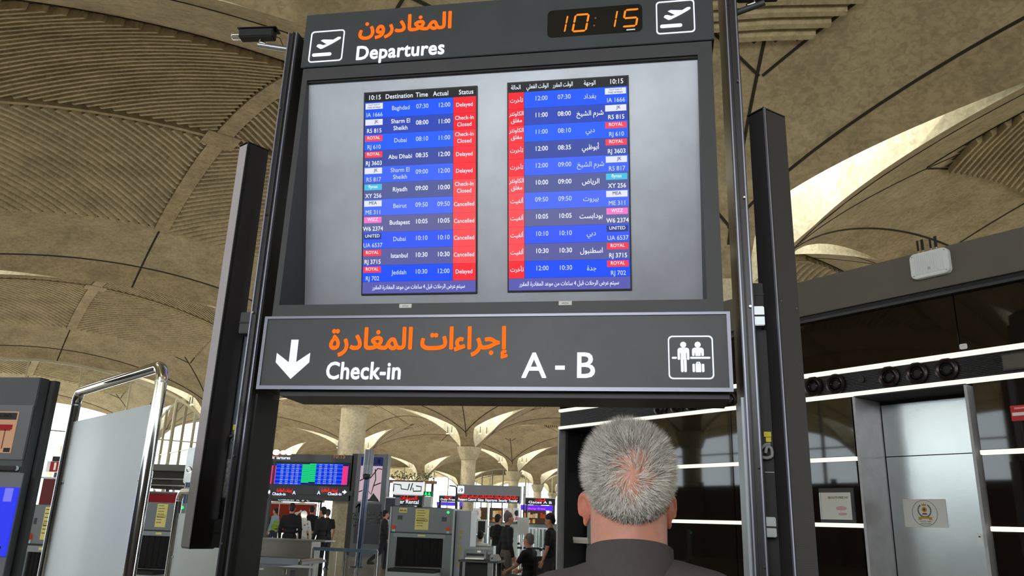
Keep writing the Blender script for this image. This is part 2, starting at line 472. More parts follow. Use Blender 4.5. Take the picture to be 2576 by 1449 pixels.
# floor and outside ground
fl = MB().box(-2*SB, 7*SB, -1*SA, 5*SA, -.2, 0).out('floor', floor_mat()); fl['kind'] = 'structure'; fl.location = (LO[0], LO[1], 0); fl.rotation_euler.z = LROT
gr = MB().box(-500, 500, -400, 600, -.4, -.1).out('ground', mat('outside_paving', (205, 196, 176), .9, var=.06, vscale=.1)); gr['kind'] = 'structure'

# glazed fronts
FRAME = mat('mullion_paint', (186, 178, 150), .5)
wn = [0]
def facade(i0, j0, i1, j1, nm=6, trans=(3.2, 6.0)):
    wn[0] += 1
    p, q = Vector((*lat(i0, j0), 0)), Vector((*lat(i1, j1), 0)); L = (q-p).length; d = (q-p).normalized()
    w = struct('window_%d' % wn[0], p, math.atan2(d.y, d.x))
    def ez(t):
        s = t/L*2-1; z = ZC+KR*(1-s*s); r = min(t, L-t); return z-1.15*math.exp(-(r/1.3)**1.3)
    n = 40; mb = MB(); vs = []
    for k in range(n+1):
        t = RC+(L-2*RC)*k/n; vs += [(t, 0, 0), (t, 0, ez(t))]
    mb.add(vs, [(2*k, 2*k+2, 2*k+3, 2*k+1) for k in range(n)]); mb.out('glass_pane', GLASS, w)
    for k in range(1, nm+1):
        t = L*k/(nm+1); bx('mullion', t-.05, t+.05, -.1, .1, 0, ez(t), FRAME, w)
    for z in trans:
        ts = [RC+(L-2*RC)*k/200 for k in range(201) if ez(RC+(L-2*RC)*k/200) > z+.1]
        bx('transom', ts[0], ts[-1], -.05, .05, z-.04, z+.04, FRAME, w)
    top = MB(); vs = []
    for k in range(n+1):
        t = RC+(L-2*RC)*k/n; z = ez(t); vs += [(t, -.06, z-.14), (t, .06, z-.14), (t, .06, z+.02), (t, -.06, z+.02)]
    top.add(vs, [(4*k+a, 4*k+b, 4*k+4+b, 4*k+4+a) for k in range(n) for a, b in ((0, 1), (1, 2), (2, 3), (3, 0))]); top.out('arch_frame', FRAME, w)
for e in ((2, -2, 2, -1), (2, -1, 2, 0), (2, 0, 3, 0), (3, 0, 4, 0), (4, 0, 5, 0), (5, 0, 5, 1), (5, 1, 5, 2), (5, 2, 5, 3), (4, 3, 5, 3), (4, 3, 4, 4), (4, 4, 4, 5),
          (-1, -2, 0, -2), (0, -2, 1, -2), (1, -2, 2, -2), (-1, -2, -1, -1), (-1, -1, -1, 0)):
    facade(*e)

# unseen dark wall added behind the viewer to darken the lower reflections
p_, q_ = Vector((*lat(-1, -1.96), 0)), Vector((*lat(2, -1.96), 0)); w_ = struct('wall_dark_reflect', p_, math.atan2((q_-p_).y, (q_-p_).x)); L_ = (q_-p_).length
bx('dark_wall_panel', RC+.3, L_-RC-.3, 0, .3, 0, 4.1, mat('dark_wall_brown', (58, 46, 38), .5), w_)
for k in range(14): bx('dark_wall_post', 2+k*4.4, 2.3+k*4.4, -.1, 0, 0, 4.3, DARK2, w_)
p_, q_ = Vector((*lat(-.96, -2), 0)), Vector((*lat(-.96, 0), 0)); w_ = struct('wall_front', p_, math.atan2((q_-p_).y, (q_-p_).x)); L_ = (q_-p_).length
bx('dark_wall_panel', RC+.3, L_-RC-.3, 0, .3, 0, 4.1, mat('dark_wall_brown', (58, 46, 38), .5), w_)

# ================================================================== departure board
YB = 4.0
brd = thing('departure_board', 'tall dark departures board with two lit flight screens and a clock on top', 'sign', (-.87, YB, 0))
OFF = Vector((-.87, YB, 0))
def B(px, py, dy=0.0):            # point of the board face plane, in board coordinates
    p = onY(px, py, YB+dy); return (p[0]-OFF.x, p[2])
XL, XR = B(655, 978)[0], B(1838, 985)[0]
Z0 = B(655, 978)[1]; ZT = B(765, 42)[1]; ZM = B(1250, 794)[1]; ZH = B(1250, 139)[1]
# recess opening
RL, RR = B(772, 205)[0], B(1755, 136)[0]; RT = B(1262, 170)[1]; RB = B(1240, 760)[1]
cas = MB()
cas.box(XL+.015, RL, 0, .34, ZM+.006, ZH-.003); cas.box(RR, XR-.015, 0, .34, ZM+.006, ZH-.003)
cas.box(RL, RR, 0, .34, ZM+.006, RB); cas.box(RL, RR, 0, .34, RT, ZH-.003); cas.box(XL+.02, XR-.02, .34, .37, ZM, ZT-.01)
cas.out('casing', DARK, brd)
lin_ = MB(); lin_.box(RL-.002, RR+.002, .012, .02, RT-.012, RT+.004); lin_.out('recess_lining', BLACK, brd)
# tilted grey backing panel: top edge near the front, lower edge deep inside
SL = .215
def PT(x, z, off=0.0):            # panel coordinates -> board coordinates (x, y, z)
    return (x, .03+(RT-z)*SL-off, z)
pan = MB(); q0 = [PT(RL, RB), PT(RR, RB), PT(RR, RT), PT(RL, RT)]; q1 = [(x, y+.01, z) for x, y, z in q0]
pan.hexa(q0, q1)
PANEL = mat('grey_panel', (158, 162, 170), .36, .15, var=.13, vscale=2.2)
pan.out('backing_panel', PANEL, brd)
def onP(px, py):                  # photo ray meets the tilted panel
    q = ray(px, py); y0 = YB+.03+(RT-CAMZ)*SL; t = y0/(q[1]+q[2]*SL)
    return float(q[0]*t)-OFF.x, float(q[2]*t)+CAMZ
def E(name, rgb, s=1.0): return mat(name, rgb, .4, emit=s)
ROWA = [E('row_blue_%d' % k, c) for k, c in enumerate([(8, 82, 250), (30, 92, 250), (62, 100, 246), (76, 108, 244), (56, 90, 246), (30, 80, 250)])]  # rows and status cells paler mid-screen: reflected haze put into the colours
ROWB = [E('row_slate_%d' % k, c) for k, c in enumerate([(40, 66, 178), (58, 74, 160), (84, 92, 152), (98, 100, 152), (92, 94, 158)])]
REDS = [E('status_red_%d' % k, c) for k, c in enumerate([(240, 12, 34), (248, 44, 56), (252, 78, 84)])]
SBLK = E('screen_black', (20, 22, 26), .6); FOOT = E('footer_blue', (92, 92, 176)); STX = E('screen_text', (236, 242, 255), 1.05); STX2 = E('screen_text_dim', (206, 222, 255), 1.0)
LG = {'w': E('logo_white', (226, 230, 250)), 'r': E('logo_red', (250, 60, 80)), 't': E('logo_teal', (70, 190, 225)), 'p': E('logo_pink', (246, 120, 200)), 'n': E('logo_navy', (50, 62, 130))}
SINK = E('logo_ink', (60, 80, 110), .6)
FL = [('IA 1666', 'Baghdad', 'بغداد', '07:30', '12:00', 'Delayed', 'w', 'iraqi airways'), ('R5 815', 'Sharm El|Sheikh', 'شرم الشيخ', '08:00', '11:00', 'Check-In|Closed', 'w', '     JK'),
      ('RJ 610', 'Dubai', 'دبي', '08:10', '11:00', 'Check-In|Closed', 'r', 'ROYAL'), ('RJ 3603', 'Abu Dhabi', 'أبوظبي', '08:35', '12:00', 'Delayed', 'r', 'ROYAL'),
      ('R5 817', 'Sharm El|Sheikh', 'شرم الشيخ', '09:00', '12:00', 'Delayed', 'w', '     JK'), ('XY 256', 'Riyadh', 'الرياض', '09:00', '10:00', 'Check-In|Closed', 't', 'flynas'),
      ('ME 311', 'Beirut', 'بيروت', '09:50', '09:50', 'Cancelled', 'w', 'MEA'), ('W6 2374', 'Budapest', 'بودابست', '10:05', '10:05', 'Cancelled', 'p', 'WIZZ'),
      ('UA 6537', 'Dubai', 'دبي', '10:10', '10:10', 'Cancelled', 'n', 'UNITED'), ('RJ 3715', 'Istanbul', 'اسطنبول', '10:30', '10:30', 'Cancelled', 'r', 'ROYAL'),
      ('RJ 702', 'Jeddah', 'جدة', '10:30', '12:00', 'Delayed', 'r', 'ROYAL')]
ARS = {'Delayed': 'تأخرت', 'Check-In|Closed': 'الكاونتر|مغلق', 'Cancelled': 'ألغيت'}
FOOTT = 'سيتم عرض الرحلات قبل 4 ساعات من موعد المغادرة المقرر'
def screen(x0, x1, z0, z1, arab, label):
    fr = MB(); m = .008
    q = [PT(x0-m, z0-m, .012), PT(x1+m, z0-m, .012), PT(x1+m, z1+m, .012), PT(x0-m, z1+m, .012)]
    fr.hexa(q, [PT(x, z, -.004) for x, z in ((x0-m, z0-m), (x1+m, z0-m), (x1+m, z1+m), (x0-m, z1+m))])
    sc = fr.out('screen', BLACK, brd); sc['label'] = label
    Wd, H = x1-x0, z1-z0; hh, fh = .046*H, .056*H; rh = (H-hh-fh)/11
    def cell(nm, a, b, c, d, m_, off=.014):
        mb = MB(); mb.hexa([PT(a, c, off), PT(b, c, off), PT(b, d, off), PT(a, d, off)], [PT(a, c, .0125), PT(b, c, .0125), PT(b, d, .0125), PT(a, d, .0125)]); return mb.out(nm, m_, sc)
    cell('header_bar', x0, x1, z1-hh, z1, SBLK)
    cell('footer_bar', x0, x1, z0, z0+fh, FOOT)
    T = MB(); xf = lambda p: PT(p[0], p[2], .0165-p[1])
    T2 = MB(); TK = MB()
    def tx(s, u, z, size, bold=.012, ar=False, mb=T, width=None, sx=.92): text(mb, s, x0+u*Wd, z, size, 0, 'C', bold, 0, ar, sx, 0, xf, width)
    ts = .036
    if not arab:
        for s, u in (('10:15', .09), ('Destination', .315), ('Time', .52), ('Actual', .69), ('Status', .915)): tx(s, u, z1-hh+.014, .040, .016)
        cs, cd, ct, ca, cl, sx0, sx1 = .9, .33, .525, .72, .09, .80, 1.0
    else:
        for s, u, w_ in (('الحالة', .065, .085), ('الوقت الفعلي', .25, .19), ('الوقت المقرر', .465, .17), ('الوجهة', .69, .1)): tx(s, u, z1-hh+.018, .036, .014, True, width=w_*Wd)
        tx('10:15', .91, z1-hh+.016, .040, .016)
        cs, cd, ct, ca, cl, sx0, sx1 = .07, .69, .475, .28, .905, 0.0, .135
    tx(FOOTT, .5, z0+.024, .034, .012, True, width=.82*Wd)
    for k, (no, de, da, ti, ac, st, lg, lt) in enumerate(FL):
        a, b = z1-hh-(k+1)*rh, z1-hh-k*rh; zc_ = (a+b)/2
        body = ROWA[min(5, k//2)] if k % 2 == 0 else ROWB[k//2]
        g = .0012
        cell('flight_row', x0+(sx1 if arab else 0)*Wd, x0+(1 if arab else sx0)*Wd, a+g, b, body)
        red = REDS[0] if k < 2 else REDS[1] if k < 5 or k == 10 else REDS[2]
        cell('status_cell', x0+sx0*Wd+.002*(not arab), x0+sx1*Wd-.002*arab, a+g, b, red)
        lx0, lx1 = (x0+.005, x0+.165*Wd) if not arab else (x0+.815*Wd, x1-.008)
        cell('airline_logo', lx0, lx1, zc_+.006, b-.008, LG[lg], .0155)
        lx = (lx0+lx1)/2
        tt = TK if lg == 'w' else T
        text(tt, lt, lx, zc_+(.011 if len(lt) > 8 else .017), .017 if len(lt) > 8 else .027, 0, 'C', .012, 0, False, .95, 0, lambda p: PT(p[0], p[2], .0175-p[1]))
        if lt == 'iraqi airways': text(tt, 'الخطوط الجوية', lx, zc_+.028, .014, 0, 'C', .006, 0, True, .9, 0, lambda p: PT(p[0], p[2], .0175-p[1]))
        dim = k % 2 == 0; mb = T2 if dim else T; bo = .008 if dim else .016
        tx(no, cl, zc_-.041, ts, bo, mb=mb)
        tx(ti, ct, zc_-.006, ts+.002, bo, mb=mb); tx(ac, ca, zc_-.006, ts+.002, bo, mb=mb)
        d = (da if arab else de).split('|')
        for r, s in enumerate(d): tx(s, cd, zc_-.012+(.018 if len(d) > 1 else 0)-r*.042+(.004 if not arab else 0), ts+(.004 if arab else .001), bo, arab, mb)
        s_ = (ARS[st] if arab else st).split('|')
        for r, s in enumerate(s_): tx(s, cs, zc_-.010+(.02 if len(s_) > 1 else 0)-r*.04, ts-.002, .012, arab)
    T.out('bright_lettering', STX, sc); T2.out('thin_lettering', STX2, sc); TK.out('logo_lettering', SINK, sc)
    return sc
a0, a1 = onP(920, 238), onP(1198, 222); a2, a3 = onP(1198, 735), onP(914, 741)
screen((a0[0]+a3[0])/2, (a1[0]+a2[0])/2, (a2[1]+a3[1])/2, (a0[1]+a1[1])/2, False, 'English flight screen with status column on its right')
b0, b1 = onP(1280, 213), onP(1578, 196); b2, b3 = onP(1586, 727), onP(1281, 733)
screen((b0[0]+b3[0])/2, (b1[0]+b2[0])/2, (b2[1]+b3[1])/2, (b0[1]+b1[1])/2, True, 'Arabic flight screen with status column on its left')
for px, py in ((1020, 770), (1422, 763)):
    x, z = B(px, py); t = bx('paper_tag', x-.035, x+.035, -.0015, 0, z-.01, z+.012, WHITEP, brd)
    mb = MB(); text(mb, '4XZ3A', x, z-.004, .012, -.002, 'C', .004); mb.out('lettering', BLACK, t)
# header sign
hd = MB().box(XL, XR, -.012, .36, ZH, ZT).out('header_sign', FACE, brd, bevel=.003)
def rel(o): return o
def plane_icon(mb, cx, cz, s, y):
    ring_out(mb, rrect(cx-s/2, cx+s/2, cz-s/2, cz+s/2, s*.1), rrect(cx-s*.465, cx+s*.465, cz-s*.465, cz+s*.465, s*.075), y, y+.003)
    P = [(-.30, .03), (-.27, .085), (-.20, .09), (-.10, .05), (.0, .075), (-.19, .205), (-.12, .235), (.18, .205), (.31, .285), (.385, .285), (.40, .25), (.37, .215), (.16, .09), (-.12, -.05), (-.18, -.06)]
    mb.prism([(cx+a*s, cz+b*s-.02*s) for a, b in reversed(P)][::1], y, y+.003)
    mb.prism(rrect(cx-.40*s, cx+.17*s, cz-.315*s, cz-.215*s, .05*s), y, y+.003)
YF = -.016
def letters(s, x, z, size, y, m_, par, width=None, bold=.03, ex=.01, ar=False, gap_=0.0):
    words = [shape_ar(s)] if ar else list(s)
    if ar: words = shape_ar(s).split(' ')
    ww = [sum(glyph(c, bold, ex)[2] for c in w) for w in words]; sp = .26 if ar else gap_
    tot = sum(ww)+sp*(len(words)-1); sx = (width/(tot*size)) if width else 1.0; cur = x-tot*size*sx/2
    for w, L in zip(words, ww):
        if w.strip():
            mb = MB(); text(mb, w, cur, z, size, y, 'L', bold, ex, False, sx); mb.out('arabic_word' if ar else 'letter', m_, par)
        cur += (L+sp)*size*sx
for (l, r, t_, b_) in ((780, 868, 80, 158), (1648, 1750, 4, 88)):
    m1 = MB()
    p, q = B(l, (t_+b_)/2), B(r, (t_+b_)/2); c = ((p[0]+q[0])/2, B((l+r)/2, (t_+b_)/2)[1]); plane_icon(m1, c[0], c[1], q[0]-p[0]-.01, YF); m1.out('takeoff_pictogram', LETW, hd)
l, r = B(895, 135), B(1124, 118); letters('Departures', (l[0]+r[0])/2, B(1010, 146)[1], .135, YF, LETW, hd, r[0]-l[0]-.01, .028)
l, r = B(903, 80), B(1142, 60); letters('المغادرون', (l[0]+r[0])/2, B(1020, 82)[1], .16, YF, LETO, hd, r[0]-l[0]-.01, .032, ar=True)
cl, cr = B(1378, 65), B(1616, 50); ct_, cb_ = B(1500, 22)[1], B(1500, 90)[1]
ck = MB().prism(rrect(cl[0], cr[0], cb_, ct_, .03), -.015, -.0125).out('clock_display', mat('clock_black', (14, 15, 12), .25), hd)
seg = {'0': 'abcdef', '1': 'bc', '5': 'afgcd'}
def seven(mb, ch, x, z, w, h, y, sk=.16, mat_i=0):
    t = w*.15; g = t*.18; H2 = h/2
    def bar(ax, az, bx_, bz):
        d = Vector((bx_-ax, bz-az)).normalized(); n_ = Vector((-d.y, d.x))*t/2; a_ = Vector((ax, az))+d*g; b_ = Vector((bx_, bz))-d*g
        P = [a_, a_+d*t/2-n_, b_-d*t/2-n_, b_, b_-d*t/2+n_, a_+d*t/2+n_]
        mb.prism([(x+p.x+sk*p.y, z+p.y) for p in P], y, y+.002)
    L = {'a': (0, h, w, h), 'b': (w, H2, w, h), 'c': (w, 0, w, H2), 'd': (0, 0, w, 0), 'e': (0, 0, 0, H2), 'f': (0, H2, 0, h), 'g': (0, H2, w, H2)}
    for k in seg[ch]: bar(*L[k])
zb = cb_+.030; dh = .112
for ch, px, w in (('1', 1396, .06), ('0', 1441, .078), ('1', 1520, .06), ('5', 1566, .078)):
    mo = MB(); x = B(px, 60)[0]; seven(mo, ch, x, zb+(.008 if px > 1500 else 0), w, dh, YF-.001); mo.out('clock_digit', E('clock_orange', (255, 140, 28), 1.1), ck)
md = MB()
for dz_ in (.03, .08): md.cyl((B(1493, 60)[0]+dz_*.16, YF+.001, zb+dz_), (B(1493, 60)[0]+dz_*.16, YF-.001, zb+dz_), .006)
md.out('clock_colon', mat('colon_dim', (120, 70, 40), .5), ck)
x, z = B(1587, 79); bx('white_mark', x-.025, x+.025, -.018, -.0155, z-.004, z+.004, WHITE, ck)  # small white mark on the clock face
# lower sign
lo = MB().box(XL-.006, XR+.006, -.02, .36, Z0, ZM).out('lower_sign', FACE, brd, bevel=.002); rim = MB()
ring_out(rim, [(XL-.012, Z0-.006), (XR+.012, Z0-.006), (XR+.012, ZM+.002), (XL-.012, ZM+.002)], [(XL+.006, Z0+.014), (XR-.006, Z0+.014), (XR-.006, ZM-.012), (XL+.006, ZM-.012)], -.028, -.0205)
rim.out('sign_rim', mat('rim_metal', (128, 130, 142), .35, .6), lo)
YL = -.024
l, r = B(822, 935), B(1016, 940); letters('Check-in', (l[0]+r[0])/2, B(920, 955)[1], .132, YL, LETW, lo, r[0]-l[0]-.008, .028)
l, r = B(830, 870), B(1280, 865); letters('إجراءات المغادرة', (l[0]+r[0])/2, B(1055, 880)[1], .165, YL, LETO, lo, r[0]-l[0]-.01, .032, ar=True)
for ch, px in (('A', 1345), ('-', 1410), ('B', 1473)):
    mb = MB(); text(mb, ch, B(px, 950)[0], B(px, 952)[1]+(.01 if ch == '-' else 0), .19, YL, 'C', .016, .01); mb.out('letter', LETW, lo)
mb = MB(); c = B(741, 905); cx_ = c[0]; zt, zb_ = B(743, 857)[1], B(735, 955)[1]; hh = zt-zb_; w2 = .098; aw = .021
mb.prism([(cx_-aw, zt), (cx_-aw, zb_+hh*.42), (cx_-w2, zb_+hh*.66), (cx_-w2, zb_+hh*.42), (cx_, zb_), (cx_+w2, zb_+hh*.42), (cx_+w2, zb_+hh*.66), (cx_+aw, zb_+hh*.42), (cx_+aw, zt)], YL, YL+.003)
mb.out('down_arrow', LETW, lo)
mb = MB(); l, r = B(1679, 900), B(1796, 900); c = ((l[0]+r[0])/2, B(1737, 901)[1]); s = (r[0]-l[0])*.97
ring_out(mb, rrect(c[0]-s/2, c[0]+s/2, c[1]-s/2, c[1]+s/2, s*.1), rrect(c[0]-s*.47, c[0]+s*.47, c[1]-s*.47, c[1]+s*.47, s*.08), YL, YL+.003)
def rr_(x0, x1, z0, z1, r): mb.prism(rrect(c[0]+x0*s, c[0]+x1*s, c[1]+z0*s, c[1]+z1*s, r*s, 4), YL, YL+.003)
for hx in (-.16, .16):
    mb.cyl((c[0]+hx*s, YL+.003, c[1]+.29*s), (c[0]+hx*s, YL, c[1]+.29*s), .068*s, n=20)
rr_(-.29, -.03, .10, .22, .06); rr_(-.29, -.235, -.06, .16, .027); rr_(-.085, -.03, -.06, .16, .027); rr_(-.22, -.10, -.05, .2, .02)
rr_(-.225, -.165, -.34, .0, .028); rr_(-.155, -.095, -.34, .0, .028)
rr_(.03, .29, .10, .22, .06); rr_(.03, .085, .03, .16, .02); rr_(.235, .29, .03, .16, .02); rr_(.1, .22, .03, .2, .01)
rr_(-.42, -.305, -.035, .01, .02); rr_(-.015, .43, -.035, .01, .02)
rr_(.03, .085, -.34, -.15, .025); rr_(.1, .22, -.34, -.14, .01); rr_(.235, .29, -.34, -.15, .025)
rr_(.12, .14, -.15, -.11, .008); rr_(.18, .20, -.15, -.11, .008); rr_(.12, .20, -.125, -.105, .008)
mb.out('counter_pictogram', LETW, lo)
und = MB(); u0, u1 = B(700, 985)[0], XR-.004
und.box(u0, u1, .02, .34, Z0-.035, Z0-.001); und.out('underside_tray', DARK2, brd)
# posts
def post(px_f, px_b, py, label):
    xf_ = onY(px_f, py, YB+.02)[0]; s = 1 if px_f > 1200 else -1
    t = thing('board_post', label, 'post', (xf_, YB, 0))
    zt_ = ZT+.9 if s > 0 else onY(745, 82, YB)[2]
    MB().box(0 if s > 0 else -.07, .07 if s > 0 else 0, .0, .34, 0, zt_).out('post_shell', mat('post_paint', (66, 64, 66), .3, .45), t, bevel=.003)
    for d in (.004, .026, .056): bx('edge_strip', s*d, s*(d+.007), -.012, 0, 0, zt_, EDGE if d != .026 else DARK2, t)
    bx('inner_face_tone', -s*.012, 0, .05, .30, 0, Z0-.02, mat('post_side_lit', (176, 186, 196), .35, .2, var=.05) if s > 0 else DARK2, t)  # inner face below the sign; light on the right post put into its colour
    for z in (.9, 1.35, 1.8, 2.6, 3.2, 3.9):
        MB().cyl((s*.05, -.012, z), (s*.05, -.017, z), .006, n=10).out('bolt', CHROME, t)
    return t
pr = post(1882, 1838, 1200, 'dark post with bright metal edges right of the departures board')
pl = post(610, 662, 1200, 'dark post with bright metal edges left of the departures board')
# column loudspeakers
def speaker(px, py_t, py_b, D, w, dpt, rz, label, mesh, side):
    p = onD(px, 900, D); zt_ = onD(px, py_t, D)[2] if False else onY(px, py_t, p[1])[2]; zb_ = onY(px, py_b, p[1])[2] if py_b else .25
    t = thing('column_speaker', label, 'speaker', (p[0], p[1], zb_), rz)
    h = zt_-zb_
    MB().box(-w/2, w/2, -dpt/2, dpt/2, 0, h).out('cabinet', mat('speaker_paint', (58, 55, 56), .42, .25, var=.05), t, bevel=.004)
    if side: bx('grille', w/2, w/2+.006, -dpt/2+.008, dpt/2-.006, .01, h-.01, mesh, t)
    else: bx('grille', -w/2+.006, w/2-.006, -dpt/2-.006, -dpt/2, .01, h-.01, mesh, t)
    bx('corner_strip', w/2-.003, w/2+.006, -dpt/2-.008, -dpt/2+.003, 0, h, EDGE if side else DARK2, t)
    bx('end_cap', -w/2-.002, w/2+.002, -dpt/2-.008, dpt/2+.002, h, h+.006, DARK2, t)
    return t, h
def mesh_mat():
    m = mat('perforated_grille', (74, 72, 70), .5, .4); t = m.node_tree; p = t.nodes['Principled BSDF']
    tc = t.nodes.new('ShaderNodeTexCoord'); v = t.nodes.new('ShaderNodeTexVoronoi'); v.inputs['Scale'].default_value = 220; v.inputs['Randomness'].default_value = 0
    t.links.new(tc.outputs['Object'], v.inputs['Vector']); r = t.nodes.new('ShaderNodeValToRGB')
    r.color_ramp.elements[0].position = .3; r.color_ramp.elements[0].color = (.008, .008, .008, 1); r.color_ramp.elements[1].position = .45; r.color_ramp.elements[1].color = (.075, .07, .066, 1)
    t.links.new(v.outputs['Distance'], r.inputs['Fac']); t.links.new(r.outputs['Color'], p.inputs['Base Color']); return m
MESH = mesh_mat()
sr, hr = speaker(1968, 292, None, 4.05, .115, .17, math.radians(-48), 'tall column speaker with perforated grille hung right of the right board post', MESH, True)
for z in (.9, 2.4):
    MB().cyl((.062, -.06, z), (.066, -.06, z), .004, n=8).out('screw', CHROME, sr); MB().cyl((.062, .06, z-.02), (.066, .06, z-.02), .004, n=8).out('screw', CHROME, sr)
sl_, hl = speaker(566, 378, 1383, 4.75, .10, .15, math.radians(-30), 'tall column speaker hung left of the left board post', mat('lit_face_grey', (176, 170, 174), .5, .05), False)  # plain front face paler: light falling on it put into the colour
# brackets between posts and speakers
def bracket(px0, py0, px1, py1, Y, label, m_=None, dp=.1):
    a, b = onY(px0, py0, Y), onY(px1, py1, Y); t = thing('mounting_bracket', label, 'bracket', (a[0], Y, min(a[2], b[2])))
    w, h = b[0]-a[0], abs(b[2]-a[2])
    MB().box(0, w, 0, dp, 0, h).out('arm', m_ or SILVER, t, bevel=.004)
    MB().box(.0, w, -.004, 0, h*.46, h*.54).out('slot', BLACK, t)
    return t
bracket(1884, 770, 1925, 818, 4.03, 'short silver bracket fixing the right speaker above the sign level')
bracket(1890, 712, 1925, 770, 4.12, 'black bracket plate above the silver bracket on the right post', BLACK)
bracket(1916, 1300, 1955, 1352, 4.03, 'ribbed silver bracket low between right post and speaker')
bracket(606, 785, 655, 838, 4.2, 'dark clamp bracket holding the left speaker beside the sign', DARK, .158)
bracket(540, 1305, 590, 1380, 4.2, 'dark box bracket at the foot of the left speaker', DARK2, .158)
# cable ducts behind speakers
def duct(px0, px1, py0, py1, Y, label, m_, lst):
    a, b = onY(px0, py0, Y), onY(px1, py1, Y); t = thing('cable_duct', label, 'duct', (a[0], Y, b[2]))
    MB().box(0, b[0]-a[0], 0, .08, 0, a[2]-b[2]).out('channel', m_, t, bevel=.002)
    for (c0, c1, d0, d1, nm, mm) in lst:
        p, q = onY(c0, d0, Y-.002), onY(c1, d1, Y-.002)
        bx(nm, p[0]-a[0], q[0]-a[0], -.006, 0, q[2]-b[2], p[2]-b[2], mm, t)
    return t
YEL = mat('yellow_label', (226, 205, 40), .5); SCR = mat('scratched_metal', (150, 150, 150), .5, .5, var=.45, vscale=60)
dl = duct(590, 632, 840, 1380, 4.36, 'dark cable channel behind the left speaker with yellow labels', mat('duct_grey', (84, 88, 96), .5, .2, var=.2, vscale=9),
     [(588, 618, 1068, 1082, 'yellow_label', YEL), (590, 612, 1083, 1092, 'yellow_label', YEL), (565, 604, 1155, 1252, 'scratched_plate', SCR), (556, 596, 1254, 1306, 'black_plate', BLACK)])
dr = duct(1896, 1965, 830, 1449, 4.1, 'black cable channel behind the right speaker with yellow labels', BLACK,
     [(1921, 1940, 1086, 1099, 'yellow_label', YEL), (1926, 1940, 1100, 1112, 'yellow_label', YEL), (1924, 1948, 1187, 1189, 'white_line', WHITE)])
def cable(pts, r, label, m_, name='cable'):
    P = [Vector(p) for p in pts]; P = [P[0]]+P+[P[-1]]; out = []
    for i in range(1, len(P)-2):
        for k in range(6):
            t = k/6.0; a, b, c, d = P[i-1:i+3]
            out.append(.5*((2*b)+(c-a)*t+(2*a-5*b+4*c-d)*t*t+(3*b-a-3*c+d)*t**3))
    pts = out+[P[-1]]
    o = MB().tube(pts, r, 8).out(name, m_, None, smooth=True); tag(o, label, 'cable'); return o
cable([onY(x, y, 4.34) for x, y in ((578, 1098), (590, 1096), (602, 1104), (612, 1118), (604, 1126), (592, 1120), (584, 1108), (592, 1100))], .008, 'black cable loop in the left cable channel', mat('cable_grey', (70, 70, 72), .5))
cable([onY(x, y, 4.07) for x, y in ((1938, 1117), (1924, 1120), (1909, 1136), (1914, 1148), (1930, 1152), (1942, 1146), (1940, 1128), (1930, 1124), (1926, 1140))], .008, 'grey cable loop in the right cable channel', mat('cable_light', (150, 152, 150), .5))
# board cameras
def boxcam(px, py, px2, py2, Y, label, rz, arm_from):
    p = onY(px, py, Y); t = thing('surveillance_camera', label, 'camera', p, rz)
    MB().box(-.16, .07, -.035, .035, -.03, .03).out('housing', mat('cam_dark', (40, 42, 44), .4, .3), t, bevel=.006)
    MB().box(-.17, .09, -.042, .042, .031, .036).out('sun_shield', DARK2, t)
    l = MB().lathe([(.0, 0), (.026, 0), (.028, -.05), (.024, -.055), (.018, -.05), (.0, -.048)], (0, 0, 0), 'y', 20).out('lens_barrel', CHROME, t, smooth=True)
    l.rotation_euler = (0, 0, -PI/2); l.location = (-.16, 0, 0)
    MB().cyl((-.218, 0, 0), (-.221, 0, 0), .017, n=20).out('lens_glass', mat('lens', (20, 26, 34), .05), t)
    MB().tube([(-.02, 0, -.03), (-.02, 0, -.055), (.02, 0, -.07)], .012, 10).out('swivel', CHROME, t, smooth=True)
    MB().tube([(.07, 0, -.01), (.11, 0, -.03), (.13, .01, -.075)], .003, 8).out('lead', BLACK, t, smooth=True)
    return t
boxcam(665, 88, 0, 0, 4.05, 'small black and chrome camera on an arm left of the board top', math.radians(4), None)
a, b = onY(650, 113, 4.05), onY(736, 126, 4.08)
o = MB().cyl(a, b, .018, n=14).out('support_arm', SILVER, None, smooth=True); tag(o, 'grey tube arm left of the board top under the camera', 'arm')
a, b = onY(1838, 38, 4.05), onY(1924, 6, 4.0)
o = MB().cyl(a, b, .018, n=14).out('support_arm', DARK, None, smooth=True); tag(o, 'dark tube arm right of the board top', 'arm')
boxcam(1886, -12, 0, 0, 4.02, 'dark camera at the top edge above the right tube arm', math.radians(184), None)

# ================================================================== dark glass building, right
WR = math.atan2(-.69267, .72125); WP = Vector((1.7725, 7.7547, 0)); WX = Vector((.72125, -.69267, 0)); WY = Vector((.69267, .72125, 0))
def WL(px, py, d=0.0):      # photo ray meets the wall plane (pushed back by d): local x, z
    q = ray(px, py); n_ = np.array([WY.x, WY.y, 0]); o_ = np.array([WP.x, WP.y, 0]); t = (o_@n_+d)/(q@n_)
    P = q*t; return float((P[0]-WP.x)*WX.x+(P[1]-WP.y)*WX.y), float(P[2]+CAMZ)
wall = struct('wall_right', WP, WR); wall['label'] = 'dark glass clad wall with light strips'
zs = {}
for nm, x, y in (('ft', 2150, 681), ('fb', 2150, 773), ('s1', 2040, 944.5), ('s2', 2040, 1004), ('s3', 2055, 1158), ('s4', 2066, 1320)): zs[nm] = WL(x, y)[1]
x_l = WL(1405, 1200)[0]; x_r = WL(2576, 1000)[0]+1.6
FASC = mat('fascia_paint', (98, 92, 84), .55, .1, var=.04)
GLOSS = mat('dark_glass_panel', (26, 19, 14), .03, 0, spec=.5)
STRIPM = mat('light_strip', (250, 248, 232), emit=1.15)
bx('fascia', x_l, x_r, -.06, .1, zs['fb'], zs['ft'], FASC, wall, bevel=.004)
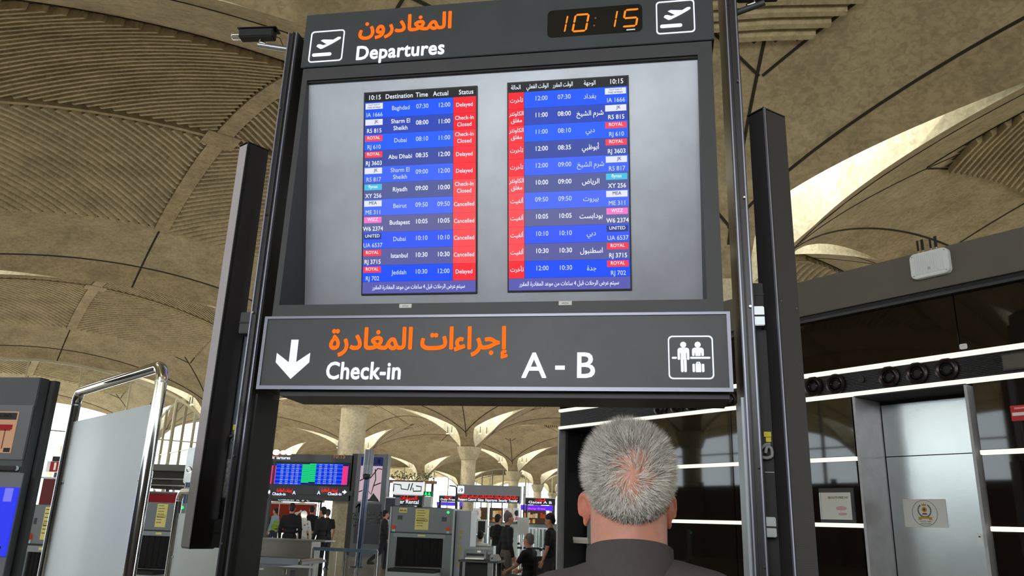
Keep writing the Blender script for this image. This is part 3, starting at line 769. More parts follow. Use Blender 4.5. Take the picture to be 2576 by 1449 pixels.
bx('fascia_shadow_gap', x_l, x_r, -.03, .1, zs['fb']-.04, zs['fb'], BLACK, wall)
bx('fascia_lip', x_l, x_r, -.045, .1, zs['fb']-.065, zs['fb']-.04, DARK, wall)
bx('core_wall', x_l+.05, x_r, 1.2, 1.4, 0, zs['ft']-.02, DARK2, wall)
bx('roof_slab', x_l+.02, x_r, .1, 6.5, zs['ft']-.2, zs['ft']-.05, DARK2, wall)
bx('end_wall', x_l, x_l+.06, .1, 6.5, 0, zs['ft']-.05, DARK2, wall)
dl_, dr_ = WL(2150, 1020)[0], WL(2433, 1000)[0]
al_, ar_ = x_l, WL(1405, 1200)[0]+1.55
def seams(px_list, py): return [WL(px, py)[0] for px in px_list]
def panels(x0, x1, z0, z1, cuts):
    xs = [x0]+[c for c in sorted(cuts) if x0 < c < x1]+[x1]
    for a, b in zip(xs, xs[1:]): bx('glass_panel', a+.004, b-.004, 0, .03, z0+.003, z1-.003, GLOSS, wall, bevel=.002)
joint = WL(2405, 800)[0]; jj = [joint-2.4*k for k in range(-1, 6)]
panels(x_l, x_r, zs['s1']+.02, zs['fb']-.065, jj)
BAND = mat('ribbed_band', (34, 32, 31), .35, .3)
bnd = bx('nozzle_band', x_l, x_r, .02, .06, zs['s2']+.02, zs['s1']-.02, BAND, wall)
rbs = MB(); zz = zs['s2']+.03
while zz < zs['s1']-.03:
    rbs.box(x_l, x_r, .008, .02, zz, zz+.006); zz += .014
rr0 = rbs.out('band_ribs', BAND, bnd); rr0['kind'] = 'stuff'
vl, vr = WL(2520, 905)[0], WL(2620, 905)[0]
v = bx('vent_grille', vl, vr, -.004, .008, zs['s2']+.05, zs['s1']-.05, DARK, bnd)
for k in range(12):
    z = zs['s2']+.06+k*(zs['s1']-zs['s2']-.12)/12; 
    o = bx('vent_slat', vl+.01, vr-.01, -.012, -.004, z, z+.008, FASC, wall)
def strips(z, spans):
    for a, b in spans: bx('light_strip', a, b, -.02, .03, z-.018, z+.018, STRIPM, wall, bevel=.003)
strips(zs['s1'], [(x_l, x_r)]); strips(zs['s2'], [(x_l, x_r)])
sp = [(ar_, dl_-.03), (dr_+.05, x_r)]
strips(zs['s3'], sp); strips(zs['s4'], sp)
for a, b in sp:
    panels(a, b, zs['s3']+.02, zs['s2']-.02, jj); panels(a, b, zs['s4']+.02, zs['s3']-.02, jj); panels(a, b, .1, zs['s4']-.02, jj)
bx('baseboard', ar_, dl_, -.01, .05, 0, .1, DARK2, wall)
# nozzles
NOZ = mat('nozzle_ring', (46, 40, 38), .3, .7)
def nozzle(px, py, label):
    x, z = WL(px, py); r = (zs['s1']-zs['s2'])*.42
    t = thing('air_nozzle', label, 'air nozzle', WP+WX*x+Vector((0, 0, z)), WR)
    t.location = t.location-WY*.005
    MB().lathe([(r*.6, .012), (r*.62, -.004), (r*.8, -.012), (r, -.004), (r, .005)], (0, 0, 0), 'y', 36).out('outer_ring', NOZ, t, smooth=True)
    MB().lathe([(r*.34, .012), (r*.38, -.006), (r*.44, -.014), (r*.52, -.006), (r*.6, .01)], (0, 0, 0), 'y', 32).out('eyeball', mat('nozzle_ball', (70, 66, 70), .22, .8), t, smooth=True)
    MB().cyl((0, .012, 0), (0, .008, 0), r*.4, n=24).out('throat', BLACK, t)
for px, py, lb in ((2046, 972, 'half hidden behind the column speaker'), (2102, 966, 'second from the speaker, alone'), (2236, 948, 'left one of the group of three'), (2306, 939, 'middle one of the group of three'), (2381, 929, 'right one of the group of three')):
    nozzle(px, py, 'round black air nozzle in the ribbed band, '+lb)
for px, lb in ((1661, 'left of the three glimpsed'), (1703, 'middle of the three glimpsed'), (1742, 'right of the three glimpsed'), (1836, 'beside the post glimpsed')):
    y = 1265-(px+218)*.1288+2; nozzle(px, 1026-(px-1661)*.12, 'round black air nozzle %s under the departures board' % lb)
x, z = WL(2166, 955); o = MB().cyl((0, -.002, 0), (0, .006, 0), .03, n=20).out('round_cover', NOZ); o.location = WP+WX*x+Vector((0, 0, z)); o.rotation_euler.z = WR; tag(o, 'small flat round cover plate between the air nozzles', 'cover plate')
# door alcoves
def alcove(x0, x1, depth, ztop, name):
    t = struct(name, WP+WX*x0, WR); w = x1-x0
    J = mat('jamb_metal', (178, 178, 182), .42, .15, var=.12, vscale=7)
    for k, xx in enumerate((0, w)):
        bx('door_jamb', xx-.012, xx+.012, -.012, depth, 0, ztop, J, t)
    bx('alcove_ceiling', 0, w, 0, depth, ztop, ztop+.05, BLACK, t)
    return t, w
dp = .42; door, dw = alcove(dl_, dr_, dp, zs['s2']-.03, 'door_1')
def DL(px, py): p = WL(px, py, dp); return p[0]-dl_, p[1]
zt1 = DL(2300, 1012)[1]; zt2 = DL(2310, 1146)[1]
STE = mat('door_steel', (192, 197, 196), .24, .92, var=.06, vscale=2, bump=.15, bscale=1.3)
bx('transom_panel', .02, dw-.02, dp, dp+.03, zt2+.004, zt1, STE, door, bevel=.003)
bx('door_leaf', .02, dw-.02, dp, dp+.03, .02, zt2-.004, STE, door, bevel=.003)
bx('header_panel', .0, dw, dp-.0, dp+.03, zt1+.004, zs['s2']-.03, BLACK, door)
def wall_thing(name, label, cat, px, py, d=0.0):
    x, z = WL(px, py, d); return thing(name, label, cat, WP+WX*x+WY*d+Vector((0, 0, z)), WR)
# emblem notice on the door
es = wall_thing('emblem_notice', 'square white notice with wreath emblem taped on the steel door', 'notice', 2327, 1291, dp)
hw = (DL(2384, 1291)[0]-DL(2276, 1291)[0])/2; hz = (DL(2327, 1256)[1]-DL(2327, 1327)[1])/2
bx('sheet', -hw, hw, -.004, -.001, -hz, hz, WHITEP, es)
em = MB(); R_ = hz*.93
n_ = 48; ring_out(em, [(R_*math.cos(2*PI*k/n_), R_*math.sin(2*PI*k/n_)) for k in range(n_)], [(R_*.975*math.cos(2*PI*k/n_), R_*.975*math.sin(2*PI*k/n_)) for k in range(n_)], -.006, -.005)
text(em, 'القوات الخاصة', 0, -R_*.66, R_*.15, -.006, 'C', .01, 0, True); text(em, 'مكافحة الارهاب', 0, -R_*.84, R_*.15, -.006, 'C', .01, 0, True)
em.out('seal_ring', mat('ink_dark', (40, 50, 48), .7), es)
em = MB()
for s in (-1, 1):
    pts = []
    for k in range(17):
        a = -1.9+k*(2.9/16); pts.append((s*math.cos(a)*R_*.5, math.sin(a)*R_*.5+R_*.2))
    for k in range(16):
        (ax, az), (bx_, bz) = pts[k], pts[k+1]; mx, mz = (ax+bx_)/2, (az+bz)/2; d = Vector((bx_-ax, bz-az)); n2 = Vector((-d.y, d.x)).normalized()*R_*.075
        em.prism([(ax, az), (mx+n2.x, mz+n2.y), (bx_, bz), (mx-n2.x, mz-n2.y)] if s > 0 else [(ax, az), (mx-n2.x, mz-n2.y), (bx_, bz), (mx+n2.x, mz+n2.y)], -.0065, -.005)
em.out('wreath', mat('wreath_green', (32, 70, 56), .6), es)
GOLD = mat('emblem_gold', (190, 150, 50), .5)
em = MB(); em.cyl((0, -.0065, R_*.28), (0, -.005, R_*.28), R_*.2, n=20); em.prism([(-R_*.16, R_*.56), (R_*.16, R_*.56), (R_*.2, R_*.74), (R_*.07, R_*.66), (0, R_*.78), (-R_*.07, R_*.66), (-R_*.2, R_*.74)], -.0065, -.005)
em.prism([(-R_*.32, -R_*.42), (R_*.32, -R_*.42), (R_*.32, -R_*.26), (-R_*.32, -R_*.26)], -.0075, -.005)
for s in (-1, 1): em.prism([(s*.3*R_, -R_*.5), (s*.58*R_, -R_*.5), (s*.5*R_, -R_*.4), (s*.58*R_, -R_*.3), (s*.3*R_, -R_*.3)][::s], -.0065, -.005)
em.out('gold_crest', GOLD, es)
em = MB(); em.cyl((0, -.0075, R_*.28), (0, -.005, R_*.28), R_*.09, n=16); em.prism([(-R_*.2, -R_*.1), (R_*.2, -R_*.1), (R_*.16, R_*.0), (-R_*.16, R_*.0)], -.0065, -.005); em.out('crest_centre', mat('crest_red', (120, 40, 30), .6), es)
# call point, notice frame, stickers
o = wall_thing('door_contact', 'small white door contact on the right jamb of the steel door', 'contact switch', 2467, 1357, -.03)
MB().box(-.022, .022, -.012, .0, -.045, .045).out('housing', WHITE, o, bevel=.004); bx('key_slot', -.008, .008, -.014, -.012, .015, .025, DARK, o)
o = wall_thing('sensor_box', 'small white sensor above the upper light strip', 'sensor', 2425, 872, -.01)
MB().box(-.03, .03, -.02, .0, -.022, .022).out('housing', WHITE, o, bevel=.006); bx('label_line', -.015, .015, -.0215, -.02, .002, .006, SILVER, o)
o = wall_thing('red_sticker', 'red and white sticker at the right edge of the dark wall', 'sticker', 2575, 1038, 0)
bx('sheet', -.09, .1, -.003, 0, -.06, .06, mat('sticker_red', (196, 36, 44), .4), o); bx('white_line', -.08, .1, -.005, -.003, -.02, .005, WHITE, o); bx('white_line', -.06, .1, -.005, -.003, .03, .045, mat('pinkish', (235, 150, 150), .5), o)
nf = wall_thing('notice_holder', 'white notice in a clear holder left of the steel door', 'notice', 2104, 1273, 0)
c0 = WL(2064, 1240)[0]-WL(2104, 1273)[0]; c1 = WL(2141, 1240)[0]-WL(2104, 1273)[0]; hz = (WL(2104, 1240)[1]-WL(2104, 1308)[1])/2
bx('holder', c0-.01, c1+.03, -.012, 0, -hz-.03, hz+.04, DARK, nf); bx('sheet', c0, c1, -.015, -.012, -hz, hz, WHITEP, nf)
mb = MB(); text(mb, 'EB DUTY-FREE 247', (c0+c1)/2+.03, hz-.055, .028, -.016, 'C', .01, width=.2); mb.out('lettering', mat('ink_dark', (40, 50, 48), .7), nf)
mb = MB(); mb.ball((c1-.1, -.0155, -.02), .055, .001, .02); mb.ball((c1-.09, -.0155, -.07), .045, .001, .012); mb.out('pink_print', mat('pink_print', (214, 170, 178), .7), nf)
bx('coil_binding', c0-.004, c0+.004, -.02, -.015, -hz, hz, SILVER, nf)
# wireless access point on the fascia
dlx = wall_thing('access_point', 'white ribbed wireless access point with four black antennas on the fascia', 'access point', 2345, 666, -.06)
MB().prism(rrect(-.165, .165, -.115, .115, .045), -.06, 0).out('housing', WHITE, dlx, bevel=.006)
for k in range(15):
    x = -.125+k*.0179; bx('cooling_fin', x, x+.008, -.067, -.06, -.085, .1, WHITE, dlx)
for sx in (-1, 1):
    for sz in (-1, 1): MB().cyl((sx*.14, -.066, sz*.09), (sx*.14, -.06, sz*.09), .006, n=8).out('screw', SILVER, dlx)
MB().cyl((0, -.069, -.045), (0, -.066, -.045), .013, n=16).out('logo_button', SILVER, dlx)
for k, x in enumerate((-.09, -.05, .02, .065)):
    MB().cyl((x, -.03, .115), (x, -.03, .14), .008, n=10).out('antenna_socket', CHROME, dlx)
    MB().box(x-.008-.004*(k % 2), x+.008+.004*(k % 2), -.036, -.024, .14, .24).out('antenna', BLACK, dlx, bevel=.002)
# second alcove at the far end with shop signboard
alc, aw_ = alcove(al_, ar_, dp, zs['s2']-.03, 'door_2')
bx('header_panel', 0, aw_, dp, dp+.03, WL(1450, 1190, dp)[1], zs['s2']-.03, FASC if False else mat('slate_panel', (52, 54, 60), .4), alc)
bx('door_leaf', .42, aw_, dp, dp+.03, .02, WL(1450, 1195, dp)[1], STE, alc); bx('side_panel', .1, .42, dp, dp+.03, .02, WL(1450, 1195, dp)[1], mat('frosted_panel', (180, 196, 192), .3), alc)
sg = wall_thing('shop_signboard', 'slate signboard with white ROYAL lettering beside the man\'s head', 'sign', 1462, 1150, dp)
bx('board', -.15, .3, -.02, 0, -.16, .24, mat('slate_panel', (52, 54, 60), .4), sg)
mb = MB(); text(mb, 'ROYAL', -.13, -.11, .11, -.022, 'L', .004, 0, False, .85); text(mb, 'الملكية', -.13, .04, .13, -.022, 'L', .004, 0, True, .9); mb.out('lettering', WHITE, sg)
sf = wall_thing('white_shelf', 'narrow cream ledge in the alcove behind the man', 'ledge', 1456, 1358, dp-.1)
MB().box(-.15, .3, -.1, .09, -.04, .03).out('ledge', mat('cream', (222, 214, 196), .5), sf, bevel=.004)
bx('lip', -.15, .3, -.11, -.1, .0, .035, WHITE, sf)

# ================================================================== left: kiosk and chrome framed screen
YK = 3.6
def K(px, py): p = onY(px, py, YK); return p[0], p[2]
kx0, kx1 = K(-260, 1200)[0], K(61, 1150)[0]; kz = K(60, 949)[1]
kq = thing('display_kiosk', 'dark display kiosk with a poster window and a blue screen at the left edge', 'kiosk', (kx1, YK, 0))
def kb(nm, a, b, y0, y1, z0, z1, m_, par=None, bev=0): return bx(nm, a-kx1, b-kx1, y0, y1, z0, z1, m_, par or kq, bev)
kxa = K(128, 960)[0]; kxb = K(150, 960)[0]
kb('casing', kx0, kx1, .0, .07, 0, kz, mat('kiosk_grey', (74, 76, 80), .45, .2), None, .004)
kb('side_recess', kx1-.1, kx1-.028, .07, .1, 0, kz, BLACK)
kb('side_rail', kx1-.02, kx1+.028, .075, .115, 0, kz-.004, DARK, None, .003)
kb('side_edge', kx1-.027, kx1-.02, .071, .08, 0, kz-.01, EDGE)
k1 = K(-100, 1018)[1]; k2 = K(0, 1156)[1]
kb('display_frame', kx0+.1, K(75, 1090)[0], -.012, 0, k2, k1, mat('kiosk_frame', (96, 97, 100), .4, .3), None, .003)
p0 = K(-60, 1040)[0]; p1 = K(42, 1090)[0]; zz0, zz1 = K(20, 1140)[1], K(20, 1036)[1]
po = kb('poster', p0, p1, -.016, -.012, zz0, zz1, mat('poster_tan', (226, 178, 140), .6, emit=.55))
PH = zz1-zz0
def pb(nm, u0, u1, v0, v1, m_): bx(nm, p0-kx1+(p1-p0)*u0, p0-kx1+(p1-p0)*u1, -.0175, -.016, zz0+PH*v0, zz0+PH*v1, m_, po)
pb('header_strip', .0, .98, .8, .97, BLACK); pb('red_awning', .0, .93, .56, .68, mat('poster_red', (196, 40, 48), .5, emit=.4)); pb('awning_edge', .0, .9, .53, .56, mat('poster_red2', (150, 30, 40), .5))
pb('easel_pole', .78, .8, .1, .56, mat('poster_brown', (130, 50, 40), .6)); pb('figure_trousers', .55, .66, .05, .34, BLACK); pb('figure_shirt', .54, .67, .34, .46, mat('poster_cream', (240, 220, 190), .6)); pb('corner_mark', .84, .98, .02, .12, BLACK)
mb = MB(); mb.ball((p0-kx1+(p1-p0)*.605, -.0175, zz0+PH*.49), .012, .001, .016); mb.out('figure_head', mat('poster_skin', (180, 120, 90), .6), po)
mb = MB(); text(mb, 'What is a Sunday', p0-kx1+(p1-p0)*.6, zz0+PH*.86, .03, -.019, 'C', .01, width=(p1-p0)*.6); mb.out('lettering', WHITE, po)
kz3, kz4 = K(20, 1172)[1], K(20, 1184)[1]
kb('chrome_bar', kx0, kx1-.01, -.03, -.004, kz4, kz3, CHROME, None, .004)
kb('lower_panel', kx0+.1, K(60, 1200)[0], -.006, 0, K(20, 1225)[1]-.9, kz4-.01, mat('kiosk_light', (110, 112, 116), .4, .3))
b0_, b1_ = K(20, 1226)[1], K(20, 1400)[1]
bs = kb('blue_screen', kx0+.12, K(38, 1300)[0], -.02, -.006, b1_, b0_, mat('kiosk_blue', (48, 60, 235), emit=1.0))
kb('light_patch', K(15, 1260)[0], K(36, 1260)[0], -.021, -.02, K(20, 1262)[1], K(20, 1228)[1], mat('kiosk_lilac', (120, 120, 238), emit=1.0), bs)
mb = MB(); text(mb, 'info', K(10, 1385)[0]-kx1, K(4, 1385)[1], .06, -.0215, 'R', .01); mb.out('lettering', WHITE, bs)
# chrome framed white partition
def partition(pR, pL, DR, DL_, zt, label, r=.026):
    a, b = Vector(onD(pR, 1250, DR)), Vector(onD(pL, 1250, DL_)); a.z = b.z = 0
    L = (b-a).length; rz = math.atan2((b-a).y, (b-a).x)
    t = thing('chrome_partition', label, 'partition', a, rz)
    rc = .07; pts = [(0, 0, .02)]
    for k in range(9):
        t_ = PI-PI/2*k/8; pts.append((rc+rc*math.cos(t_), 0, zt-rc+rc*math.sin(t_)))
    for k in range(9):
        t_ = PI/2-PI/2*k/8; pts.append((L-rc+rc*math.cos(t_), 0, zt-rc+rc*math.sin(t_)))
    pts.append((L, 0, .02)); MB().tube(pts, r, 20).out('chrome_tube', CHROME, t, smooth=True)
    for x in (0, L):
        for z in (zt-rc-.005,): MB().cyl((x, 0, z-.004), (x, 0, z+.004), r*1.04, n=20).out('collar', SILVER, t)
        MB().cyl((x, 0, 0), (x, 0, .012), .06, n=20).out('foot_plate', CHROME, t)
        for z in (zt-.5, .5):
            s = 1 if x == 0 else -1
            MB().tube([(x+s*r, 0, z), (x+s*.05, -.02, z), (x+s*.075, 0, z)], .011, 10).out('clamp', CHROME, t, smooth=True)
    bx('white_panel', .045, L-.045, -.005, .005, .15, zt-.17, mat('panel_white', (196, 206, 210), .4, var=.03, vscale=1.5), t, bevel=.001)
    return t
p = onD(395, 900, 3.35)
partition(358, 146, 3.35, 4.25, p[2], 'white screen panel in a bent chrome tube frame left of the board')

# ================================================================== people
SKIN = mat('skin', (196, 138, 110), .55); SKIN2 = mat('skin_warm', (178, 122, 92), .55)
def remesh(mb, voxel, smooth=6):
    me = mb.mesh('tmp'); o = bpy.data.objects.new('tmp', me); C.objects.link(o)
    m = o.modifiers.new('r', 'REMESH'); m.mode = 'VOXEL'; m.voxel_size = voxel; m.use_smooth_shade = True
    if smooth:
        m2 = o.modifiers.new('s', 'SMOOTH'); m2.factor = .5; m2.iterations = smooth
    ev = o.evaluated_get(bpy.context.evaluated_depsgraph_get()); r = bpy.data.meshes.new_from_object(ev)
    bpy.data.objects.remove(o); bpy.data.meshes.remove(me)
    r.polygons.foreach_set('use_smooth', [True]*len(r.polygons)); return r
def cap(mb, a, b, r0, r1, n=12):
    mb.cyl(a, b, r0, r1, n); mb.ball(a, r0, seg=n); mb.ball(b, r1, seg=n)
def hand(mb, w, d, s, curl=.5, sc=1.0):       # palm and five fingers, w wrist, d direction, s side vector of the thumb
    w, d, s = Vector(w), Vector(d).normalized(), Vector(s).normalized(); s = (s-d*s.dot(d)).normalized(); n_ = d.cross(s)
    pl = .085*sc; e = w+d*pl
    rot = Matrix((s, n_, d)).transposed()
    mb.ball(w+d*pl*.5, .04*sc, .016*sc, .05*sc, 10, rot)
    for k, (o_, L) in enumerate(((.030, .068), (.010, .076), (-.010, .07), (-.029, .055))):
        p0 = e+s*o_*sc-d*.012; p1 = p0+d*L*.5*sc; p2 = p1+(d*math.cos(curl)+n_*math.sin(curl))*L*.5*sc
        mb.tube([p0, p1, p2], [.0095*sc, .0085*sc, .006*sc], 6)
    p0 = w+d*.02*sc+s*.03*sc; p1 = p0+(d*.6+s*.6)*.035*sc; p2 = p1+(d+s*.1)*.03*sc
    mb.tube([p0, p1, p2], [.012*sc, .010*sc, .007*sc], 6)
def person(label, loc, face, h=1.75, shirt=None, trous=None, hairc=None, skin=SKIN, arms=None, legs=None, hips=.93, sleeve='long', head=(0, 0), jacket=False, hijab=None,
           lean=0.0, voxel=.022, shoe=None, bulk=1.0, group=None, hairless=False):
    """local frame: faces +y, x to the right hand; built standing 1.75 m, scaled"""
    k = h/1.75; t = thing('person', label, 'person', (loc[0], loc[1], 0), face-PI/2, group); t.scale = (k, k, k)
    H = Vector((0, 0, hips)); sp = Vector((0, math.sin(lean), math.cos(lean)))
    CH = H+sp*.40; NK = H+sp*.56+Vector((0, .01, 0)); HD = NK+Vector((0, .02, .135))
    sh = [CH+Vector((s*.175*bulk, 0, .075)) for s in (-1, 1)]
    if arms is None: arms = [((-.25, 0, 1.13), (-.25, .08, .88)), ((.25, 0, 1.13), (.25, .08, .88))]
    if legs is None: legs = [((-.10, .01, .50), (-.11, 0, .08)), ((.10, .01, .50), (.11, 0, .08))]
    hipj = [H+Vector((s*.09, 0, -.04)) for s in (-1, 1)]
    b = MB()
    R = Matrix.Rotation(head[0], 3, 'Z') @ Matrix.Rotation(head[1], 3, 'X')
    b.ball(HD+R@Vector((0, -.012, .02)), .074, .092, .098, 16, R); b.ball(HD+R@Vector((0, .025, -.045)), .056, .066, .07, 14, R)
    b.ball(HD+R@Vector((0, .09, -.02)), .013, .022, .026, 8, R)
    for s in (-1, 1): b.ball(HD+R@Vector((s*.077, -.01, -.015)), .011, .02, .032, 8, R)
    b.cyl(NK-sp*.05, HD+Vector((0, -.01, -.02)), .058, .052, 14)
    cap(b, H, CH, .085, .085); b.ball(H, .13, .085, .09, 14); b.ball(CH, .13, .085, .12, 14); cap(b, sh[0], sh[1], .042, .042)
    for (el, ha), s_ in zip(arms, sh): cap(b, s_, el, .042, .036); cap(b, el, ha, .036, .025)
    for (kn, an), j in zip(legs, hipj): cap(b, j, kn, .075, .05); cap(b, kn, an, .048, .035)
    me = remesh(b, voxel*.75, 3)
    f = MB(); f.v = [tuple(v.co) for v in me.vertices]; f.f = [tuple(p.vertices) for p in me.polygons]; f.mi = [0]*len(f.f)
    for i, (el, ha) in enumerate(arms):
        d = Vector(ha)-Vector(el); hand(f, Vector(ha)-d.normalized()*.01, d, (0, 1, 0) if abs(d.normalized().z) > .6 else (0, 0, 1))
    body = f.out('body', skin, t, smooth=True)
    ey = MB()
    for s in (-1, 1): ey.ball(HD+R@Vector((s*.03, .083, .008)), .010, .006, .006, 8)
    ey.out('eye', BLACK, t)
    mo = MB(); mo.ball(HD+R@Vector((0, .088, -.06)), .022, .006, .006, 8); mo.out('mouth', mat('lips', (150, 84, 76), .6), t)
    # trousers
    if trous:
        b = MB(); b.ball(H+Vector((0, -.01, .02)), .165*bulk, .12*bulk, .13, 14)
        for (kn, an), j in zip(legs, hipj): cap(b, j, kn, .098, .07); cap(b, kn, Vector(an)+Vector((0, 0, .02)), .068, .058)
        link('trousers', remesh(b, voxel, 2), trous, t)
    b = MB(); hem = -.10 if jacket else .0
    for q, rx, ry in ((hem-.12 if jacket else -.02, .175, .125), (hem+.06, .17, .12), (.14, .158, .115), (.26, .175, .122), (.36, .18, .12), (.44, .165, .1), (.50, .10, .075)):
        b.ball(H+sp*q, rx*bulk, ry*bulk, .085, 16)
    cap(b, sh[0], sh[1], .062, .062); 
    for (el, ha), s_ in zip(arms, sh):
        el, ha = Vector(el), Vector(ha)
        if sleeve == 'long': cap(b, s_, el, .064, .052); cap(b, el, el.lerp(ha, .9), .052, .042)
        else: cap(b, s_, Vector(s_).lerp(el, .7), .064, .056)
    link('jacket' if jacket else 'shirt', remesh(b, voxel, 3), shirt, t)
    if jacket:
        c = MB(); c.prism([(-.05, NK.z-.02), (0, CH.z-.12), (.05, NK.z-.02)], CH.y+.085, CH.y+.125); c.out('shirt_front', WHITE, t)
        c = MB(); c.tube([NK+Vector((.062*math.cos(a), .058*math.sin(a), -.02)) for a in [2*PI*q/14 for q in range(15)]], .014, 8); c.out('shirt_collar', WHITE, t, smooth=True)
    if hijab:
        b = MB(); b.ball(HD+R@Vector((0, -.02, .012)), .098, .11, .125, 16, R); b.ball(NK+Vector((0, 0, .0)), .11, .11, .10, 14); b.ball(CH+Vector((0, .0, .05)), .16, .13, .09, 14)
        link('headscarf', remesh(b, voxel, 3), hijab, t)
    elif hairc:
        b = MB(); b.ball(HD+R@Vector((0, -.03, .045)), .084, .098, .092, 16, R); b.ball(HD+R@Vector((0, -.06, -.01)), .074, .06, .075, 14, R)
        link('hair', remesh(b, voxel*.8, 2), hairc, t)
    for (kn, an) in legs:
        an = Vector(an); m_ = MB(); m_.ball(an+Vector((0, .05, -.035)), .045, .13, .045, 12); m_.box(an.x-.04, an.x+.04, an.y-.07, an.y+.17, an.z-.08, an.z-.055)
        m_.out('shoe', shoe or BLACK, t, smooth=True)
    return t
def at(px, D): q = ray(px, 1265+.0359*(px+218))*D; return (float(q[0]), float(q[1]), 0.0)
def toward(px, D, dpx):     # heading (angle) looking toward photo-right (+) / left (-) / away (0 deg)
    p = at(px, D); return math.atan2(p[1], p[0])-math.radians(dpx)
SUIT = mat('suit_navy', (26, 27, 36), .8); BLK = mat('cloth_black', (22, 22, 24), .85); KH = mat('khaki', (172, 140, 96), .8)
DKT = mat('trousers_dark', (44, 44, 46), .8); GRT = mat('trousers_grey', (96, 90, 84), .8); HB = mat('hair_black', (24, 20, 18), .7); HG = mat('hair_grey', (112, 104, 98), .7)
FLOR = mat('floral_white', (222, 222, 220), .8, var=.0); JEAN = mat('jeans', (44, 56, 78), .8); LBL = mat('shirt_lightblue', (150, 178, 188), .8)
def floral():
    t = FLOR.node_tree; p = t.nodes['Principled BSDF']; tc = t.nodes.new('ShaderNodeTexCoord'); v = t.nodes.new('ShaderNodeTexVoronoi'); v.inputs['Scale'].default_value = 9
    r = t.nodes.new('ShaderNodeValToRGB'); r.color_ramp.elements[0].position = .18; r.color_ramp.elements[0].color = (.03, .03, .035, 1); r.color_ramp.elements[1].position = .26; r.color_ramp.elements[1].color = (.72, .73, .74, 1)
    t.links.new(tc.outputs['Object'], v.inputs['Vector']); t.links.new(v.outputs['Distance'], r.inputs['Fac']); t.links.new(r.outputs['Color'], p.inputs['Base Color'])
floral()
AW = lambda px, D, turn=0: math.atan2(at(px, D)[1], at(px, D)[0])-math.radians(turn)   # 0 = back to the camera, 90 = faces photo-right, 180 = faces the camera
# left group by the counter
VM = person('man in light blue shirt and yellow safety vest walking at far left', at(693, 31), AW(693, 31, -60), 1.78, LBL, JEAN, HB, legs=[((-.10, .12, .52), (-.11, .08, .08)), ((.10, -.06, .5), (.11, -.28, .10))])
b = MB()
for q, rx, ry in ((.0, .185, .135), (.1, .178, .13), (.2, .178, .13), (.3, .185, .132)): b.ball((0, 0, .93+q), rx, ry, .08, 14)
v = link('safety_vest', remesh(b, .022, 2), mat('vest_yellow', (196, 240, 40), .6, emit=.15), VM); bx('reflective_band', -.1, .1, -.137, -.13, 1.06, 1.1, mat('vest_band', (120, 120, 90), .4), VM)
person('heavy man in dark suit standing behind the steel counter with his back turned', at(733, 20.5), AW(733, 20.5, 12), 1.82, SUIT, SUIT, HB, jacket=True, bulk=1.12)
person('woman in white headscarf and floral tunic beside the suited man', at(764, 23), AW(764, 23, 20), 1.66, FLOR, mat('trousers_light', (190, 190, 188), .8), None, hijab=WHITE, jacket=False, legs=None)
person('man in black T-shirt and khaki trousers seen from behind', at(783, 26), AW(783, 26, -5), 1.84, BLK, KH, HB, sleeve='short')
person('second man in dark suit standing sideways by the counter end', at(812, 20.5), AW(812, 20.5, -55), 1.76, SUIT, SUIT, HB, jacket=True)
person('man in black mostly hidden behind the second suited man', at(824, 24), AW(824, 24, -20), 1.74, BLK, DKT, HB, sleeve='short')
person('man in dark clothes at the far edge behind the vest man', at(672, 36), AW(672, 36, 30), 1.7, BLK, DKT, HB)
WM = person('man in black suit and white collar striding behind the scanner', at(968, 25), AW(968, 25, 75), 1.78, SUIT, SUIT, HB, jacket=True, legs=[((-.10, .16, .52), (-.11, .12, .08)), ((.10, -.10, .5), (.11, -.42, .22))])
person('dark haired man whose head shows above the large scanner', at(1053, 19.5), AW(1053, 19.5, 0), 1.86, BLK, DKT, HB)
# right group
person('man in black T-shirt with folded arms behind the suited officer', at(1252, 20), AW(1252, 20, 40), 1.72, BLK, DKT, HB, sleeve='short', arms=[((-.25, .06, 1.14), (.02, .24, 1.12)), ((.25, .06, 1.14), (.0, .22, 1.16))])
person('grey haired man in dark suit jacket and brown trousers facing right', at(1277, 15.4), AW(1277, 14.8, 70), 1.72, SUIT, GRT, HG, jacket=True, arms=[((-.24, -.05, 1.13), (-.18, -.12, .92)), ((.24, -.02, 1.13), (.22, .06, .9))])
person('young man in black shirt standing next to the grey alcove jamb', at(1386, 14.2), AW(1386, 14.2, -75), 1.70, BLK, DKT, HB, sleeve='short', head=(0, -.35), arms=[((-.24, .0, 1.13), (-.2, .1, .9)), ((.24, 0, 1.13), (.23, .06, .9))])
SEAT = [((-.11, .42, .50), (-.12, .55, .09)), ((.11, .42, .54), (.20, .78, .14))]
SM = person('man in black T-shirt sitting on a chair with legs stretched out', at(1333, 14.6), AW(1333, 14.6, -60), 1.75, BLK, mat('cargo_green', (74, 78, 72), .8), HG, sleeve='short', hips=.52, legs=SEAT, arms=[((-.27, .10, .78), (-.2, .36, .66)), ((.27, .08, .78), (.22, .34, .66))])
WSM = person('seated officer in white shirt and black cap behind the grey desk', at(1210, 18.9), AW(1210, 18.9, 10), 1.72, WHITE, DKT, HB, hips=.52, legs=SEAT, arms=[((-.27, .10, .78), (-.2, .36, .74)), ((.27, .08, .78), (.22, .34, .74))])
